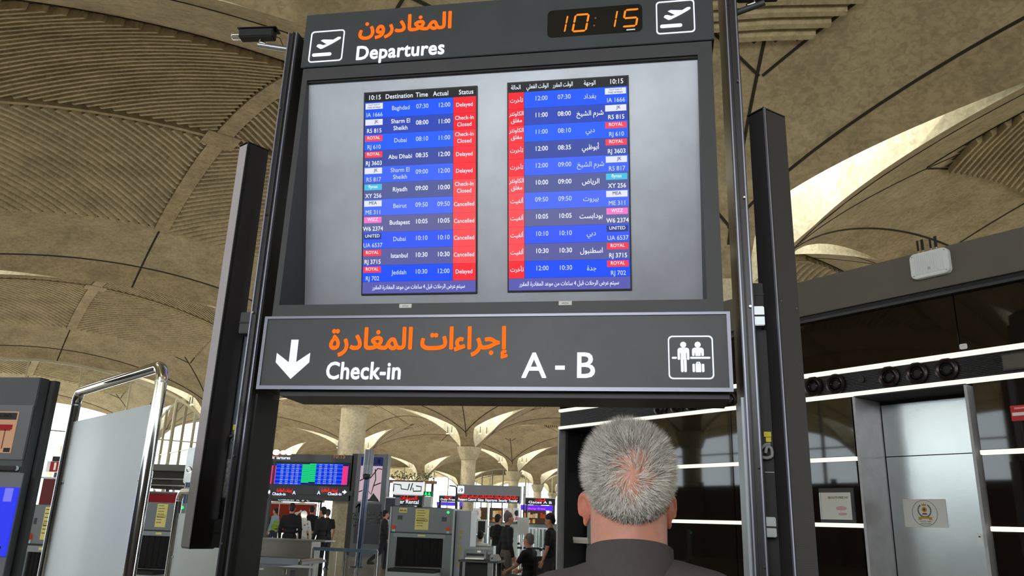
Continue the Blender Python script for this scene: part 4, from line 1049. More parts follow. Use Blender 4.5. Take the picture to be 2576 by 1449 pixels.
def chair(pt, face, label):
    t = thing('office_chair', label, 'chair', pt, face-PI/2)
    MB().box(-.23, .23, -.22, .24, .40, .44).out('seat', BLK, t, bevel=.015); MB().box(-.22, .22, -.27, -.235, .5, .95).out('backrest', BLK, t, bevel=.015)
    MB().cyl((0, 0, .1), (0, 0, .40), .03).out('gas_lift', DARK, t)
    MB().box(-.02, .02, -.26, -.2, .38, .55).out('back_bracket', DARK, t)
    for k in range(5):
        a = 2*PI*k/5; MB().cyl((0, 0, .1), (.26*math.cos(a), .26*math.sin(a), .07), .018, n=8).out('leg', DARK, t); MB().cyl((.26*math.cos(a), .26*math.sin(a)-.01, .03), (.26*math.cos(a), .26*math.sin(a)+.01, .03), .03, n=12).out('caster', BLACK, t)
chair(at(1333, 14.6), AW(1333, 14.6, -60), 'black office chair under the sitting man'); chair(at(1210, 18.9), AW(1210, 18.9, 10), 'black office chair of the officer in white')

# ---- the man in the foreground
MD = 1.42
pc = onD(1581, 1211, MD)
ang = math.atan2(pc[1], pc[0])
man = thing('person', 'grey haired man with thinning crown in dark shirt looking up at the board', 'person', (pc[0], pc[1], 0), ang-PI/2+math.radians(4))
HC = Vector((0, 0, pc[2])); TL = Matrix.Rotation(math.radians(17), 3, 'X')      # head tilted back
SK = mat('skin_ruddy', (214, 150, 130), .5, var=.12, vscale=30, bump=.08, bscale=160)
b = MB()
b.ball(HC, .0693, .098, .0865, 32, TL)
b.ball(HC+TL@Vector((0, .01, -.02)), .0690, .085, .080, 28, TL)
b.ball(HC+TL@Vector((0, .06, -.06)), .056, .058, .06, 20, TL)
b.ball(HC+TL@Vector((0, .088, .02)), .06, .03, .05, 18, TL)
b.ball(HC+TL@Vector((0, .122, -.035)), .014, .024, .026, 12, TL)
for s in (-1, 1): b.ball(HC+TL@Vector((s*.05, .085, -.03)), .022, .02, .02, 10, TL)
b.tube([HC+Vector((0, .012, -.02)), HC+Vector((0, .002, -.10)), HC+Vector((0, -.015, -.17)), HC+Vector((0, -.02, -.22))], [.070, .068, .068, .066], 24)
b.ball(HC+Vector((0, -.030, -.105)), .056, .035, .05, 18)
b.ball(HC+Vector((0, -.02, -.33)), .15, .08, .10, 24)
CHM = HC+Vector((0, 0, -.42)); HPM = Vector((0, 0, .92))
for s in (-1, 1):
    b.tube([HC+Vector((0, -.02, -.19)), HC+Vector((s*.10, -.02, -.225)), HC+Vector((s*.18, -.01, -.255))], [.045, .038, .045], 16)
    cap(b, HC+Vector((s*.18, -.01, -.26)), (s*.26, .0, 1.08), .055, .045, 16); cap(b, (s*.26, 0, 1.08), (s*.25, .1, .84), .043, .028, 16)
    cap(b, (s*.10, 0, .88), (s*.11, .01, .48), .085, .058, 16); cap(b, (s*.11, .01, .48), (s*.12, -.01, .09), .055, .04, 16)
b.tube([CHM+Vector((0, 0, .12)), CHM, (0, 0, 1.1), HPM], [.12, .12, .12, .13], 24)
me = remesh(b, .0072, 5)
f = MB(); f.v = [tuple(v.co) for v in me.vertices]; f.f = [tuple(p.vertices) for p in me.polygons]; f.mi = [0]*len(f.f)
for s in (-1, 1):
    hand(f, (s*.25, .095, .85), (0, .38, -.9), (0, 1, .3))
f.out('body', SK, man, smooth=True)
EARM = mat('ear_skin', (226, 140, 116), .5, var=.06, vscale=40)
for s in (-1, 1):
    b = MB(); Q = TL @ Matrix.Rotation(s*math.radians(-28), 3, 'Z')
    c = HC+TL@Vector((s*.0738, .014, -.055))
    b.ball(c, .008, .017, .025, 16, Q)
    n_ = 14; pts = [c+Q@Vector((s*.004, .020*math.cos(a)+.0, .025*math.sin(a))) for a in [(-1.9+4.2*k/n_)+PI*.35 for k in range(n_+1)]]
    b.tube(pts, [.0045+.0015*math.sin(PI*k/n_) for k in range(n_+1)], 8); b.ball(c+Q@Vector((0, .004, -.025)), .0055, .009, .010, 10)
    link('ear', remesh(b, .0032, 2), EARM, man)
for s in (-1, 1):
    MB().ball(HC+TL@Vector((s*.031, .105, -.008)), .013, .01, .009, 12).out('eye', WHITE, man); MB().ball(HC+TL@Vector((s*.034, .126, .018)), .02, .006, .005, 10).out('eyebrow', mat('brow', (120, 116, 112), .8), man)
MB().ball(HC+TL@Vector((0, .115, -.075)), .025, .008, .007, 10).out('mouth', mat('lips', (150, 84, 76), .6), man)
# hair: short strands flowing out of the crown whorl
crown = Vector((.022, -.80, .36)).normalized()
HM = [mat('hair_white', (244, 240, 234), .45), mat('hair_silver', (208, 204, 198), .45), mat('hair_mid', (146, 140, 136), .5), mat('hair_dark', (70, 66, 64), .55)]
RX, RY, RZ = .0700, .0985, .0868
def on_head(u): return Vector((RX*u.x, RY*u.y, RZ*u.z))
hm = MB(); rnd = random.Random(5); cnt = 0
while cnt < 38000:
    u = Vector((rnd.gauss(0, 1), rnd.gauss(0, 1), rnd.gauss(0, 1))).normalized()
    hair_line = -.56+.30*max(0, abs(u.x)-.55)*0
    if u.z < hair_line+.03*rnd.random(): continue
    if u.y > .45-.35*(u.z < .2) and not (u.z > .62 and u.y < .66): continue
    if abs(u.x) > .86 and u.z < .05 and u.y > -.1: continue
    d = math.acos(max(-1, min(1, u.dot(crown))))
    keep = min(1.0, max(.10, (d-.30+.2*mnoise.noise(u*5))/.85))
    if rnd.random() > keep: continue
    cnt += 1
    away = (u-crown*u.dot(crown)).normalized(); sw = u.cross(away)
    twist = 1.1*math.exp(-d*1.4)
    fl_ = (away*math.cos(twist)+sw*math.sin(twist)).normalized()
    fl_ = (fl_+Vector((0, 0, -.55 if u.z < .3 else 0))).normalized()
    fl_ = (fl_+Vector((rnd.gauss(0, .34), rnd.gauss(0, .34), rnd.gauss(0, .34)))+Vector((mnoise.noise(u*7), mnoise.noise(u*7+Vector((9, 0, 0))), mnoise.noise(u*7+Vector((0, 9, 0)))))*.9).normalized()
    L = (.011+.017*max(0, min(1, (u.z+.35)/1.1)))*(.7+.6*rnd.random())
    if u.z < -.2: L *= .7
    p = on_head(u); nrm = Vector((u.x/RX, u.y/RY, u.z/RZ)).normalized(); lift = .06+.12*rnd.random()
    if d < .6: lift *= .6
    w = fl_.cross(nrm).normalized()*(.00026+.00014*rnd.random())
    p1 = p+(fl_+nrm*lift).normalized()*L*.5; p2 = p1+(fl_*1.0-nrm*.2).normalized()*L*.55
    p = p-nrm*.003
    vs = [p-w, p+w, p1-w*.9, p1+w*.9, p2]
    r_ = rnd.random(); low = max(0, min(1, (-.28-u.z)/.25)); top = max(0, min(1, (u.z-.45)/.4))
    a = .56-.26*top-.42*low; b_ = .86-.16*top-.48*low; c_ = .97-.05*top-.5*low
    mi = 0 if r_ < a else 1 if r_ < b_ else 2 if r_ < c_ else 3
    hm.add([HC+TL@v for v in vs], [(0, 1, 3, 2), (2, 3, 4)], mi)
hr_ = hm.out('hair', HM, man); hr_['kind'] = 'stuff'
def scalp():      # thin grey undergrowth of hair on the skin away from the crown
    hc = MB(); N = 60
    ids = {}
    for i in range(N+1):
        th = PI*i/N
        for j in range(2*N):
            ph = PI*j/N; u = Vector((math.sin(th)*math.cos(ph), math.sin(th)*math.sin(ph), math.cos(th)))
            d = math.acos(max(-1, min(1, u.dot(crown)))); n_ = mnoise.noise(u*9)*.12
            ok = d+n_*1.8 > 1.0 and u.z > -.53+.03*mnoise.noise(u*20) and u.y < .42-.35*(u.z < .2) and not (abs(u.x) > .86 and u.z < .05 and u.y > -.1)
            k = 1.004+.018*min(1, max(0, d-.5)); ids[i, j] = (len(hc.v), ok, d, u.z); hc.v.append(tuple(HC+TL@(on_head(u)*k)))
    for i in range(N):
        for j in range(2*N):
            q = [ids[i, j], ids[i+1, j], ids[i+1, (j+1) % (2*N)], ids[i, (j+1) % (2*N)]]
            if all(e[1] for e in q):
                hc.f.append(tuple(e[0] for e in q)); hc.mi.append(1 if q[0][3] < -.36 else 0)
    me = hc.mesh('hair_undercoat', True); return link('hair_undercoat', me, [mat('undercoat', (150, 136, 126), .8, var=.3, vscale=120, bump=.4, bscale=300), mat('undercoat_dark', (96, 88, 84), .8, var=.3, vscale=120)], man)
scalp()
# shirt
SHM = mat('shirt_charcoal', (84, 78, 80), .9, var=.06, vscale=40, bump=.15, bscale=700)
b = MB()
for dz_, rx, ry in ((-.245, .105, .082), (-.285, .175, .105), (-.34, .205, .118), (-.42, .205, .125), (-.52, .195, .125), (-.64, .185, .125), (-.76, .185, .125), (-.84, .19, .13)):
    b.ball(HC+Vector((0, -.015, dz_)), rx, ry, .075, 28)
for s in (-1, 1):
    e_ = .012 if s < 0 else 0
    b.tube([HC+Vector((0, -.02, -.185)), HC+Vector((s*.07, -.022, -.190-e_)), HC+Vector((s*.13, -.018, -.208-e_)), HC+Vector((s*.20, -.012, -.243-e_))], [.066, .062, .064, .072], 20)
    cap(b, HC+Vector((s*.203, -.01, -.25-e_)), (s*.262, .0, 1.08), .072, .060, 18); cap(b, (s*.262, 0, 1.08), (s*.252, .09, .87), .058, .046, 18)
sm = remesh(b, .009, 6)
for v in sm.vertices:
    c = v.co; n_ = mnoise.noise(Vector((c.x*9, c.y*9, c.z*5)))*.006+mnoise.noise(Vector((c.x*22+c.z*14, c.y*10, c.z*6)))*.003
    v.co = c+Vector((0, -.6*n_, n_))
link('shirt', sm, SHM, man)
col = MB(); rings = []
for z, r1, r2 in ((-.20, .086, .084), (-.172, .080, .080), (-.145, .0765, .0775), (-.118, .0755, .0765), (-.116, .0725, .0735), (-.15, .070, .071)):
    rings.append([HC+Vector((r1*math.cos(2*PI*k/40), -.012+r2*math.sin(2*PI*k/40)+(-.012 if z < -.18 else 0), z-.018*math.sin(2*PI*k/40)-(.0 if z > -.2 else .0))) for k in range(40)])
vs = [p for r in rings for p in r]; col.add(vs, [(i*40+k, i*40+(k+1) % 40, (i+1)*40+(k+1) % 40, (i+1)*40+k) for i in range(5) for k in range(40)])
col.out('collar', SHM, man, smooth=True)
b = MB(); b.ball((0, -.01, .93), .185, .135, .13, 20)
for s in (-1, 1): cap(b, (s*.10, 0, .88), (s*.11, .01, .48), .105, .078, 18); cap(b, (s*.11, .01, .48), (s*.12, -.01, .11), .076, .066, 18)
link('trousers', remesh(b, .014, 3), DKT, man)
for s in (-1, 1):
    m_ = MB(); m_.ball((s*.12, .05, .045), .048, .14, .045, 16); m_.box(s*.12-.045, s*.12+.045, -.08, .18, 0, .025); m_.out('shoe', BLACK, man, smooth=True)

# ================================================================== security area and hall fittings (middle distance)
def boxD(name, label, cat, px0, px1, py0, py1, D, m, depth=.3, group=None, z0=None):
    """upright board-like thing whose front spans the given part of the photo at distance D; returns empty, width, height"""
    c = ray((px0+px1)/2, (py0+py1)/2)*D; Y = float(c[1]); a, b = onY(px0, (py0+py1)/2, Y), onY(px1, (py0+py1)/2, Y); t_, u_ = onY((px0+px1)/2, py0, Y), onY((px0+px1)/2, py1, Y)
    zb = u_[2] if z0 is None else z0
    t = thing(name, label, cat, (a[0], Y, zb), 0, group); w, h = b[0]-a[0], t_[2]-zb
    if m is not None: MB().box(0, w, 0, depth, 0, h).out('body', m, t, bevel=min(.01, w*.05))
    return t, w, h
SCG = mat('scanner_grey', (118, 124, 128), .45, .1, var=.04); SCL = mat('scanner_light', (168, 176, 180), .4, .1); NOTE = mat('yellow_paper', (226, 214, 130), .6)
INK = mat('ink', (70, 66, 40), .7); ORG = mat('button_orange', (226, 84, 44), .4, emit=.3); GRN = mat('lamp_green', (60, 240, 130), emit=1.2); MINT = mat('sticker_mint', (150, 214, 196), .5)
def notice(t, x, z, w, h, y, lines=7):
    n = bx('notice_sheet', x-w/2, x+w/2, y-.004, y, z-h/2, z+h/2, NOTE, t); mb = MB(); r = random.Random(3)
    for k in range(lines):
        zz = z+h*.42-k*h*.84/lines; mb.box(x-w*.38, x-w*.38+w*(.45+.3*r.random()), y-.006, y-.004, zz-h*.012, zz+h*.012)
    ring_out(mb, [(x-w*.4, z-h*.09), (x+w*.4, z-h*.09), (x+w*.4, z+h*.01), (x-w*.4, z+h*.01)], [(x-w*.37, z-h*.075), (x+w*.37, z-h*.075), (x+w*.37, z-h*.005), (x-w*.37, z-h*.005)], y-.006, y-.004)
    o = mb.out('printed_lines', INK, n); o['kind'] = 'stuff'
def scanner(label, px0, px1, py0, D, W_, num=None, mirror=1, dep=2.4):
    c = at((px0+px1)/2, D); a, b = onY(px0, 1300, c[1]), onY(px1, 1300, c[1]); h = onY((px0+px1)/2, py0, c[1])[2]
    t = thing('baggage_scanner', label, 'scanner', (a[0], c[1], 0)); w = b[0]-a[0]
    hd_ = MB(); hd_.box(0, w, 0, dep, h*.70, h); hd_.box(0, w*.10, 0, dep, .0, h*.70); hd_.box(w*.86, w, 0, dep, 0, h*.70); hd_.box(w*.1, w*.86, 0, dep, 0, h*.32); hd_.out('housing', SCG, t)
    bx('light_rail', -.035, 0, -.02, .05, 0, h, SCL, t); bx('light_rail', w, w+.035, -.02, .05, 0, h, SCL, t)
    bx('hood_seam', 0, w, -.008, 0, h*.70, h*.715, DARK2, t)
    bx('tunnel_lintel', .06*w, .9*w, -.012, 0, h*.655, h*.70, mat('scanner_mid', (138, 144, 148), .45), t)
    x = w*.11; k = 0
    while x < w*.85:
        MB().box(x, x+w*.063, .02+.008*(k % 2), .028+.008*(k % 2), h*.33, h*.66).out('curtain_strip', mat('curtain_rubber', (16, 16, 17), .9), t); x += w*.06; k += 1
    bx('conveyor_belt', w*.12, w*.84, -.5, dep+.4, h*.28, h*.315, BLACK, t); bx('conveyor_frame', w*.1, w*.86, -.52, dep+.42, h*.2, h*.28, SCL, t)
    for sx in (.12, .84):
        for sy in (-.45, dep+.3): bx('leg', w*sx-.03, w*sx+.03, sy, sy+.06, 0, h*.2, DARK, t)
    notice(t, w*.50, h*.865, w*.22, h*.24, 0)
    for sx in (.05, .93):
        MB().cyl((w*sx, 0, h*.765), (w*sx, -.03, h*.765), .042, n=18).out('emergency_button', ORG, t); bx('button_label', w*sx-.03, w*sx+.03, -.005, 0, h*.715, h*.745, MINT, t)
    bx('recessed_handle', w*.10, w*.18, -.004, 0, h*.855, h*.90, DARK, t); bx('recessed_handle', w*.82, w*.9, -.004, 0, h*.85, h*.90, DARK, t)
    MB().ball((w*.92, -.02, h*.955), .03, seg=10).out('green_lamp', GRN, t)
    bx('lintel_plate', w*.45, w*.57, -.018, -.012, h*.67, h*.69, NOTE, t)
    if num:
        p_ = bx('number_plate', w*.12, w*.25, -.005, 0, h*.935, h*.99, NOTE, t); mb = MB(); text(mb, num, w*.185, h*.95, .055, -.007, 'C', .02, width=w*.11); mb.out('lettering', BLACK, p_)
    return t, w, h
t, w, h = scanner('large grey baggage scanner with yellow notice and number plate in the middle', 985, 1140, 1277, 16.5, 1.3, 'AR-45', dep=1.1)
bx('side_cabinet', w+.04, w+.36, .1, .7, 0, h*.98, mat('scanner_side', (150, 156, 162), .45, .1), t, bevel=.01); mb = MB(); 
for k in range(7): mb.box(w+.13, w+.20-.02*(k % 3), .094, .1, h*.72-k*.11, h*.72-k*.11+.06)
mb.out('faded_marking', mat('olive_ink', (170, 160, 60), .6), t)
scanner('grey baggage scanner with green lamp between chrome frame and left speaker', 346, 466, 1264, 14, 1.0, dep=1.4)
scanner('grey baggage scanner glimpsed between the kiosk and the chrome frame', 80, 160, 1270, 9.2, 1.0, dep=1.0)

# second departures board and totem
D2 = 34.5
t, w, h = boxD('departure_board', 'distant wide departures board with blue screens over the left group', 'sign', 672, 886, 1143, 1258, D2, mat('board_far', (66, 68, 72), .5), .5)
def sub(px, py): p = onY(px, py, float(t.location.y)); return p[0]-t.location.x, p[2]-t.location.z
x0, z1 = sub(682, 1160); x1, z0 = sub(878, 1224); bz = bx('screen_recess', x0, x1, -.01, 0, z0, z1, BLACK, t)
for (a, b, gs) in ((686, 776, 1), (781, 873, 0)):
    (xa, za), (xb, zb) = sub(a, 1166), sub(b, 1220); s_ = bx('screen', xa, xb, -.03, -.01, zb, za, ROWA[0], t); n = 11; ww = xb-xa; rh = (za-zb)/n
    for k in range(n):
        if k % 2: bx('flight_row', xa, xb, -.034, -.03, zb+k*rh, zb+(k+1)*rh, E('row_deep', (6, 30, 190)), s_)
    for k in range(n):
        bx('status_cell', (xb-.2*ww if gs else xa), (xb if gs else xa+.17*ww), -.038, -.034, zb+k*rh+.012, zb+(k+1)*rh-.006, E('cell_green', (20, 220, 90)) if k > 0 else SBLK, s_)
        bx('status_cell', (xa if gs else xb-.14*ww), (xa+.12*ww if gs else xb), -.038, -.034, zb+k*rh+.006, zb+(k+1)*rh-.006, E('cell_pink', (250, 50, 110)) if k < 10 else SBLK, s_)
    mb = MB(); r = random.Random(9+gs)
    for k in range(n):
        for u in (.28, .42, .56, .68): text(mb, '%02d:%02d' % (r.randint(7, 22), r.choice((0, 5, 15, 30, 45))), xa+u*ww, zb+k*rh+rh*.25, rh*.75, -.037, 'C', .01)
    mb.out('lettering', STX2, s_)
mb = MB(); p = sub(705, 1155); text(mb, 'Departures', p[0], p[1], .2, -.01, 'C', .03); mb.out('lettering', LETW, t)
mb = MB(); p = sub(706, 1147); text(mb, 'المغادرون', p[0], p[1], .2, -.01, 'C', .03, 0, True); mb.out('arabic_lettering', LETO, t)
mb = MB(); p = sub(853, 1153); text(mb, '10:15', p[0], p[1], .26, -.01, 'C', .02); mb.out('clock_lettering', mat('faint_orange', (210, 150, 110), .5, emit=.5), t)
p0, p1 = sub(670, 1229), sub(888, 1247); dsg = bx('direction_sign', p0[0], p1[0], -.06, .4, p1[1], p0[1], FACE, t)
mb = MB(); p = sub(703, 1246); text(mb, 'Check-in', p[0], p[1], .17, -.065, 'C', .03); p = sub(843, 1246); text(mb, 'Check-in', p[0], p[1], .17, -.065, 'C', .03)
for px, ch in ((741, 'A'), (803, 'A')): p = sub(px, 1244); text(mb, ch, p[0], p[1], .22, -.065, 'C', .02)
mb.out('english_lettering', LETW, dsg)
mb = MB(); p = sub(717, 1237); text(mb, 'إجراءات المغادرة', p[0], p[1], .2, -.065, 'C', .03, 0, True, width=.72); p = sub(830, 1237); text(mb, 'إجراءات المغادرة', p[0], p[1], .2, -.065, 'C', .03, 0, True, width=.75); mb.out('arabic_lettering', LETR, dsg)
for px, d in ((679, -1), (868, 1)):
    p = sub(px, 1238); mb = MB(); c = .1
    mb.prism([(p[0]+d*c*1.1, p[1]), (p[0]-d*.02, p[1]+c), (p[0]-d*.02, p[1]+c*.35), (p[0]-d*c, p[1]+c*.35), (p[0]-d*c, p[1]-c*.35), (p[0]-d*.02, p[1]-c*.35), (p[0]-d*.02, p[1]-c)][::(1 if d < 0 else 1)], -.066, -.06); mb.out('arrow', LETW, dsg)
for px in (668, 884):
    p = sub(px, 1250); bx('support_post', p[0]-.12, p[0]+.12, .0, .3, -t.location.z, z1+.4, DARK, t)
t, w, h = boxD('advertising_totem', 'tall grey totem with a lit map poster behind the thin pole', 'totem', 890, 968, 1142, 1378, 32.8, mat('totem_grey', (98, 100, 104), .4, .3), .4, z0=0)
zz = lambda py: onY(928, py, float(t.location.y))[2]
po = bx('poster', w*.14, w*.84, -.03, 0, zz(1262), zz(1172), mat('poster_rose', (226, 196, 206), .5, emit=.7), t)
bx('poster_sky', w*.14, w*.84, -.032, -.03, zz(1172), zz(1150), mat('poster_navy', (34, 40, 96), .5, emit=.8), po)
mb = MB()
for pts in ([(.15, 1210), (.3, 1203), (.45, 1206), (.6, 1190), (.7, 1178), (.84, 1180)], [(.15, 1238), (.4, 1230), (.55, 1244), (.6, 1225), (.66, 1205), (.62, 1180)], [(.6, 1222), (.84, 1214)]):
    mb.tube([(w*u, -.036, zz(y)) for u, y in pts], .022, 6)
mb.out('map_lines', BLACK, po)
mb = MB(); mb.prism([(w*.15, zz(1260)), (w*.5, zz(1256)), (w*.62, zz(1240)), (w*.8, zz(1257)), (w*.84, zz(1262))], -.034, -.03); mb.out('dark_shape', DARK2, po)
mb = MB(); text(mb, 'السلط', w*.5, zz(1168), .3, -.034, 'C', .02, 0, True); mb.out('lettering', WHITE, po)
sg_ = bx('direction_panel', w*.1, w*.9, -.02, 0, .5, zz(1268), mat('slate_panel', (52, 54, 60), .4), t)
mb = MB(); text(mb, '↑', w*.2, zz(1290), .5, -.025, 'C', .03)
for k, s_ in enumerate(('Check-in', 'Arrivals', 'Car Park', 'Hotel')): text(mb, s_, w*.2, zz(1300+k*9), .16, -.025, 'C', .02)
for k, s_ in enumerate(('المغادرة', 'القادمون', 'الفندق')): text(mb, s_, w*.72, zz(1296+k*10), .2, -.025, 'C', .02, 0, True)
mb.out('lettering', WHITE, sg_)
t, w, h = boxD('wall_cladding', 'pale marble clad pier between the distant board and the totem', 'pier', 838, 882, 1247, 1375, 35.6, mat('pale_marble', (196, 188, 180), .3, var=.1, vscale=2), .8, z0=0)
for k in range(5): bx('stone_joint', 0, w, -.004, 0, .5+k*.55, .512+k*.55, DARK, t)
# thin pole with chrome head
t = thing('camera_pole', 'tall dark pole with a chrome camera head in front of the totem', 'pole', at(905, 25.5)); H_ = onD(915, 1127, 25.5)[2]
b = MB(); b.tube([(.08, 0, 0), (.10, 0, H_*.5), (.13, 0, H_-.8)], .10, 16); b.out('pole_shaft', mat('pole_blue', (54, 60, 76), .25, .8), t, smooth=True)
MB().cyl((.13, 0, H_-.8), (.13, 0, H_-.5), .17, .17, 20).out('camera_housing', mat('pole_metal', (104, 108, 112), .35, .6), t, smooth=True); MB().ball((.13, -.06, H_-.85), .13, seg=16).out('camera_dome', BLACK, t, smooth=True)
MB().cyl((.13, 0, H_-.5), (.14, 0, H_), .16, .16, 20).out('pole_cap', mat('pole_metal2', (84, 86, 90), .3, .7), t, smooth=True)
MB().cyl((0, 0, 0), (0, 0, .03), .22, n=20).out('base_plate', DARK, t)
t = thing('lamp_mast', 'twin silver light mast rising behind the distant board', 'mast', at(845, 43)); H_ = onD(847, 1045, 43)[2]
for x in (-.16, .12): MB().cyl((x, 0, 0), (x+.12, 0, H_), .13, n=16).out('mast_tube', STEEL, t, smooth=True)
for z in (2, 4, 5.5): bx('mast_bracket', -.2, .2, -.03, .03, z, z+.06, DARK, t)
t = thing('lamp_mast', 'silver post with a chrome ring seen left of the left speaker', 'mast', at(463, 22)); H_ = onD(465, 1122, 22)[2]
MB().cyl((0, 0, 0), (.02, 0, H_-.5), .10, n=16).out('mast_tube', mat('pole_blue', (54, 60, 76), .25, .8), t, smooth=True); MB().box(-.13, .17, -.1, .1, H_-1.0, H_).out('lamp_head', STEEL, t, bevel=.03); MB().lathe([(.05, .0), (.07, -.02), (.09, 0)], (.02, -.1, H_-.62), 'y', 20).out('ring', CHROME, t)
# floodlights beside the left post
t = thing('floodlight_cluster', 'cluster of bright white floodlights above the distant board', 'floodlights', at(695, 33.5)); z_ = onD(695, 1134, 33.5)[2]
MB().tube([(-.35, 0, 0), (-.35, 0, z_-.2)], .05, 8).out('stand', DARK, t)
for x, r in ((-.35, .17), (-.02, .13), (.25, .15)): MB().ball((x, 0, z_), r, .1, r*.7, 14).out('lamp', mat('flood_white', (255, 255, 240), emit=4), t)
bx('crossbar', -.5, .45, .05, .1, z_-.15, z_-.1, DARK, t)
# steel counter
c = at(656, 17.5); e = at(838, 17.5); t = thing('steel_counter', 'brushed steel desk in front of the left group', 'counter', (c[0], c[1], 0)); w = e[0]-c[0]; zt = onD(740, 1356, 17.5)[2]
BRS = mat('brushed_steel', (128, 124, 118), .35, .7, var=.08, vscale=3)
bx('front', 0, w*.8, 0, .5, .15, zt-.03, BRS, t); bx('worktop', -.03, w, -.04, .55, zt-.03, zt, mat('counter_top', (140, 138, 134), .3, .6), t); bx('plinth', 0, w*.8, .02, .5, 0, .15, BLACK, t); bx('label', .12, .22, -.004, 0, .35, .46, WHITE, t)
c = at(628, 9.0); t = thing('conveyor', 'dark roller conveyor end in front of the steel counter', 'conveyor', (c[0], c[1], 0)); z_ = onD(700, 1408, 9.0)[2]; w = at(783, 9)[0]-c[0]
MB().prism([(-.4, z_-.16), (w*.75, z_-.05), (w, z_-.03), (w, z_+.0), (-.4, z_+.0)], 0, .7).out('frame', mat('conveyor_grey', (110, 112, 116), .35, .6), t, bevel=.004)
bx('belt', -.4, w*.9, .08, .62, z_, z_+.012, BLACK, t); MB().cyl((w*.93, .05, z_-.01), (w*.93, .65, z_-.01), .03, n=14).out('roller', STEEL, t)
bx('front_rail', -.4, w*.96, -.03, 0, z_-.035, z_+.03, mat('rail_blue', (120, 128, 136), .3, .7), t)
for x in (.05, w*.8): bx('leg', x-.03, x+.03, .1, .16, 0, z_-.1, DARK, t)
MB().cyl((w*.75, -.04, z_-.14), (w*.75, -.04, z_-.08), .02, n=12).out('knob', CHROME, t)
# glass barrier
c = at(797, 13); e = at(985, 13.4); t = thing('glass_barrier', 'low glass barrier with blue grey top rail in the centre', 'barrier', (c[0], c[1], 0)); w = e[0]-c[0]; zt = onD(890, 1382, 13)[2]
for k in range(3): bx('glass_pane', .04+w*k/3, w*(k+1)/3-.01, .0, .012, .08, zt-.03, GLASS, t)
bx('top_rail', 0, w, -.02, .03, zt-.03, zt+.02, mat('rail_blue2', (74, 92, 108), .25, .6), t)
for x in (0, w*.5, w):
    MB().cyl((x, 0, 0), (x, 0, zt), .022, n=12).out('post', CHROME, t, smooth=True)
c = at(800, 10.5); t = thing('glass_barrier', 'clear glass gate leaf at the very bottom beside the left post', 'barrier', (c[0]-.9, c[1], 0)); bx('glass_pane', 0, .9, 0, .012, .1, .85, GLASS, t); bx('frame_rail', 0, .9, -.01, .02, .85, .88, STEEL, t); bx('frame_post', .9, .93, -.01, .02, 0, .88, STEEL, t)
# desk, printer
c = at(1160, 13.6); e = at(1252, 13.6); t = thing('desk', 'small black table with a grey printer right of the large scanner', 'table', (c[0], c[1], 0)); w = e[0]-c[0]; zt = onD(1205, 1409, 13.6)[2]
bx('tabletop', -.02, w+.05, 0, .7, zt-.03, zt, DARK, t)
for x in (0, w-.04):
    for y in (.05, .6): bx('leg', x, x+.04, y, y+.04, 0, zt-.03, BLACK, t)
bx('modesty_panel', .04, w*.7, .3, .32, .2, zt-.03, BLACK, t)
t2 = thing('printer', 'grey desktop printer on the small black table', 'printer', (c[0]+.05, c[1]+.1, zt)); PRG = mat('printer_grey', (120, 124, 128), .5)
MB().box(0, .42, 0, .36, 0, .17).out('housing', PRG, t2, bevel=.02); MB().box(.0, .46, .05, .36, .17, .21).out('scanner_lid', mat('printer_lid', (150, 154, 158), .5), t2, bevel=.01); bx('paper_tray', .05, .38, -.1, 0, .02, .04, WHITE, t2); bx('output_slot', .05, .36, -.004, 0, .07, .11, BLACK, t2); bx('label', .24, .3, -.006, 0, .13, .16, WHITE, t2)
t2 = thing('scanner_tray', 'grey tray standing on the table beside the printer', 'tray', (c[0]+.53, c[1]+.05, zt)); MB().prism([(0, 0), (.1, 0), (.1, .02), (.05, .10), (0, .1)], 0, .5).out('tray_body', SCL, t2, bevel=.004); bx('grip', .02, .04, -.01, 0, .03, .06, BLACK, t2)
c = at(1178, 17.9); e = at(1246, 17.9); t = thing('desk', 'pale grey privacy desk in front of the seated officer in white', 'desk', (c[0], c[1], 0)); w = e[0]-c[0]; zt = onD(1210, 1372, 17.9)[2]
bx('front_panel', 0, w, 0, .03, .1, zt, mat('pale_panel', (176, 186, 188), .4), t, ); bx('side_panel', 0, .03, .03, .3, .1, zt, SCL, t); bx('side_panel', w-.03, w, .03, .3, .1, zt, SCL, t); bx('shelf', .03, w-.03, .03, .28, zt-.08, zt-.05, WHITE, t)
# gates, stanchions, barriers
STA = mat('satin_steel', (190, 192, 190), .25, .9)
GP = 'retractable belt posts around the queue'
def stanchion(px, D, label):
    t = thing('stanchion', label, 'barrier post', at(px, D), 0, GP)
    MB().lathe([(.0, .0), (.16, 0), (.16, .015), (.05, .03), (.022, .04), (.022, .9), (.03, .905), (.03, .98), (.0, .985)], n=18).out('pole', STA, t, smooth=True); bx('belt_cassette', -.035, .035, -.035, .035, .9, .96, BLACK, t); return t
SP_ = [(1262, 21, 'slim steel belt post right of the paper stand'), (1306, 24, 'slim steel belt post behind the suited officer'), (1325, 20, 'slim steel belt post between officer and sitting man'), (1343, 26, 'slim steel belt post left of the young man'), (1362, 19, 'slim steel belt post just left of the young man in black')]
for a, D, lb in SP_: stanchion(a, D, lb)
t = thing('retractable_belt', 'dark belt strap stretched before the queue gates', 'belt', at(1303, 20)); w = at(1372, 19.2)[0]-t.location.x; bx('strap', 0, w, -.004, .004, .9, .95, mat('belt_blue', (40, 52, 66), .6), t); bx('clip', w, w+.04, -.01, .01, .89, .96, BLACK, t)
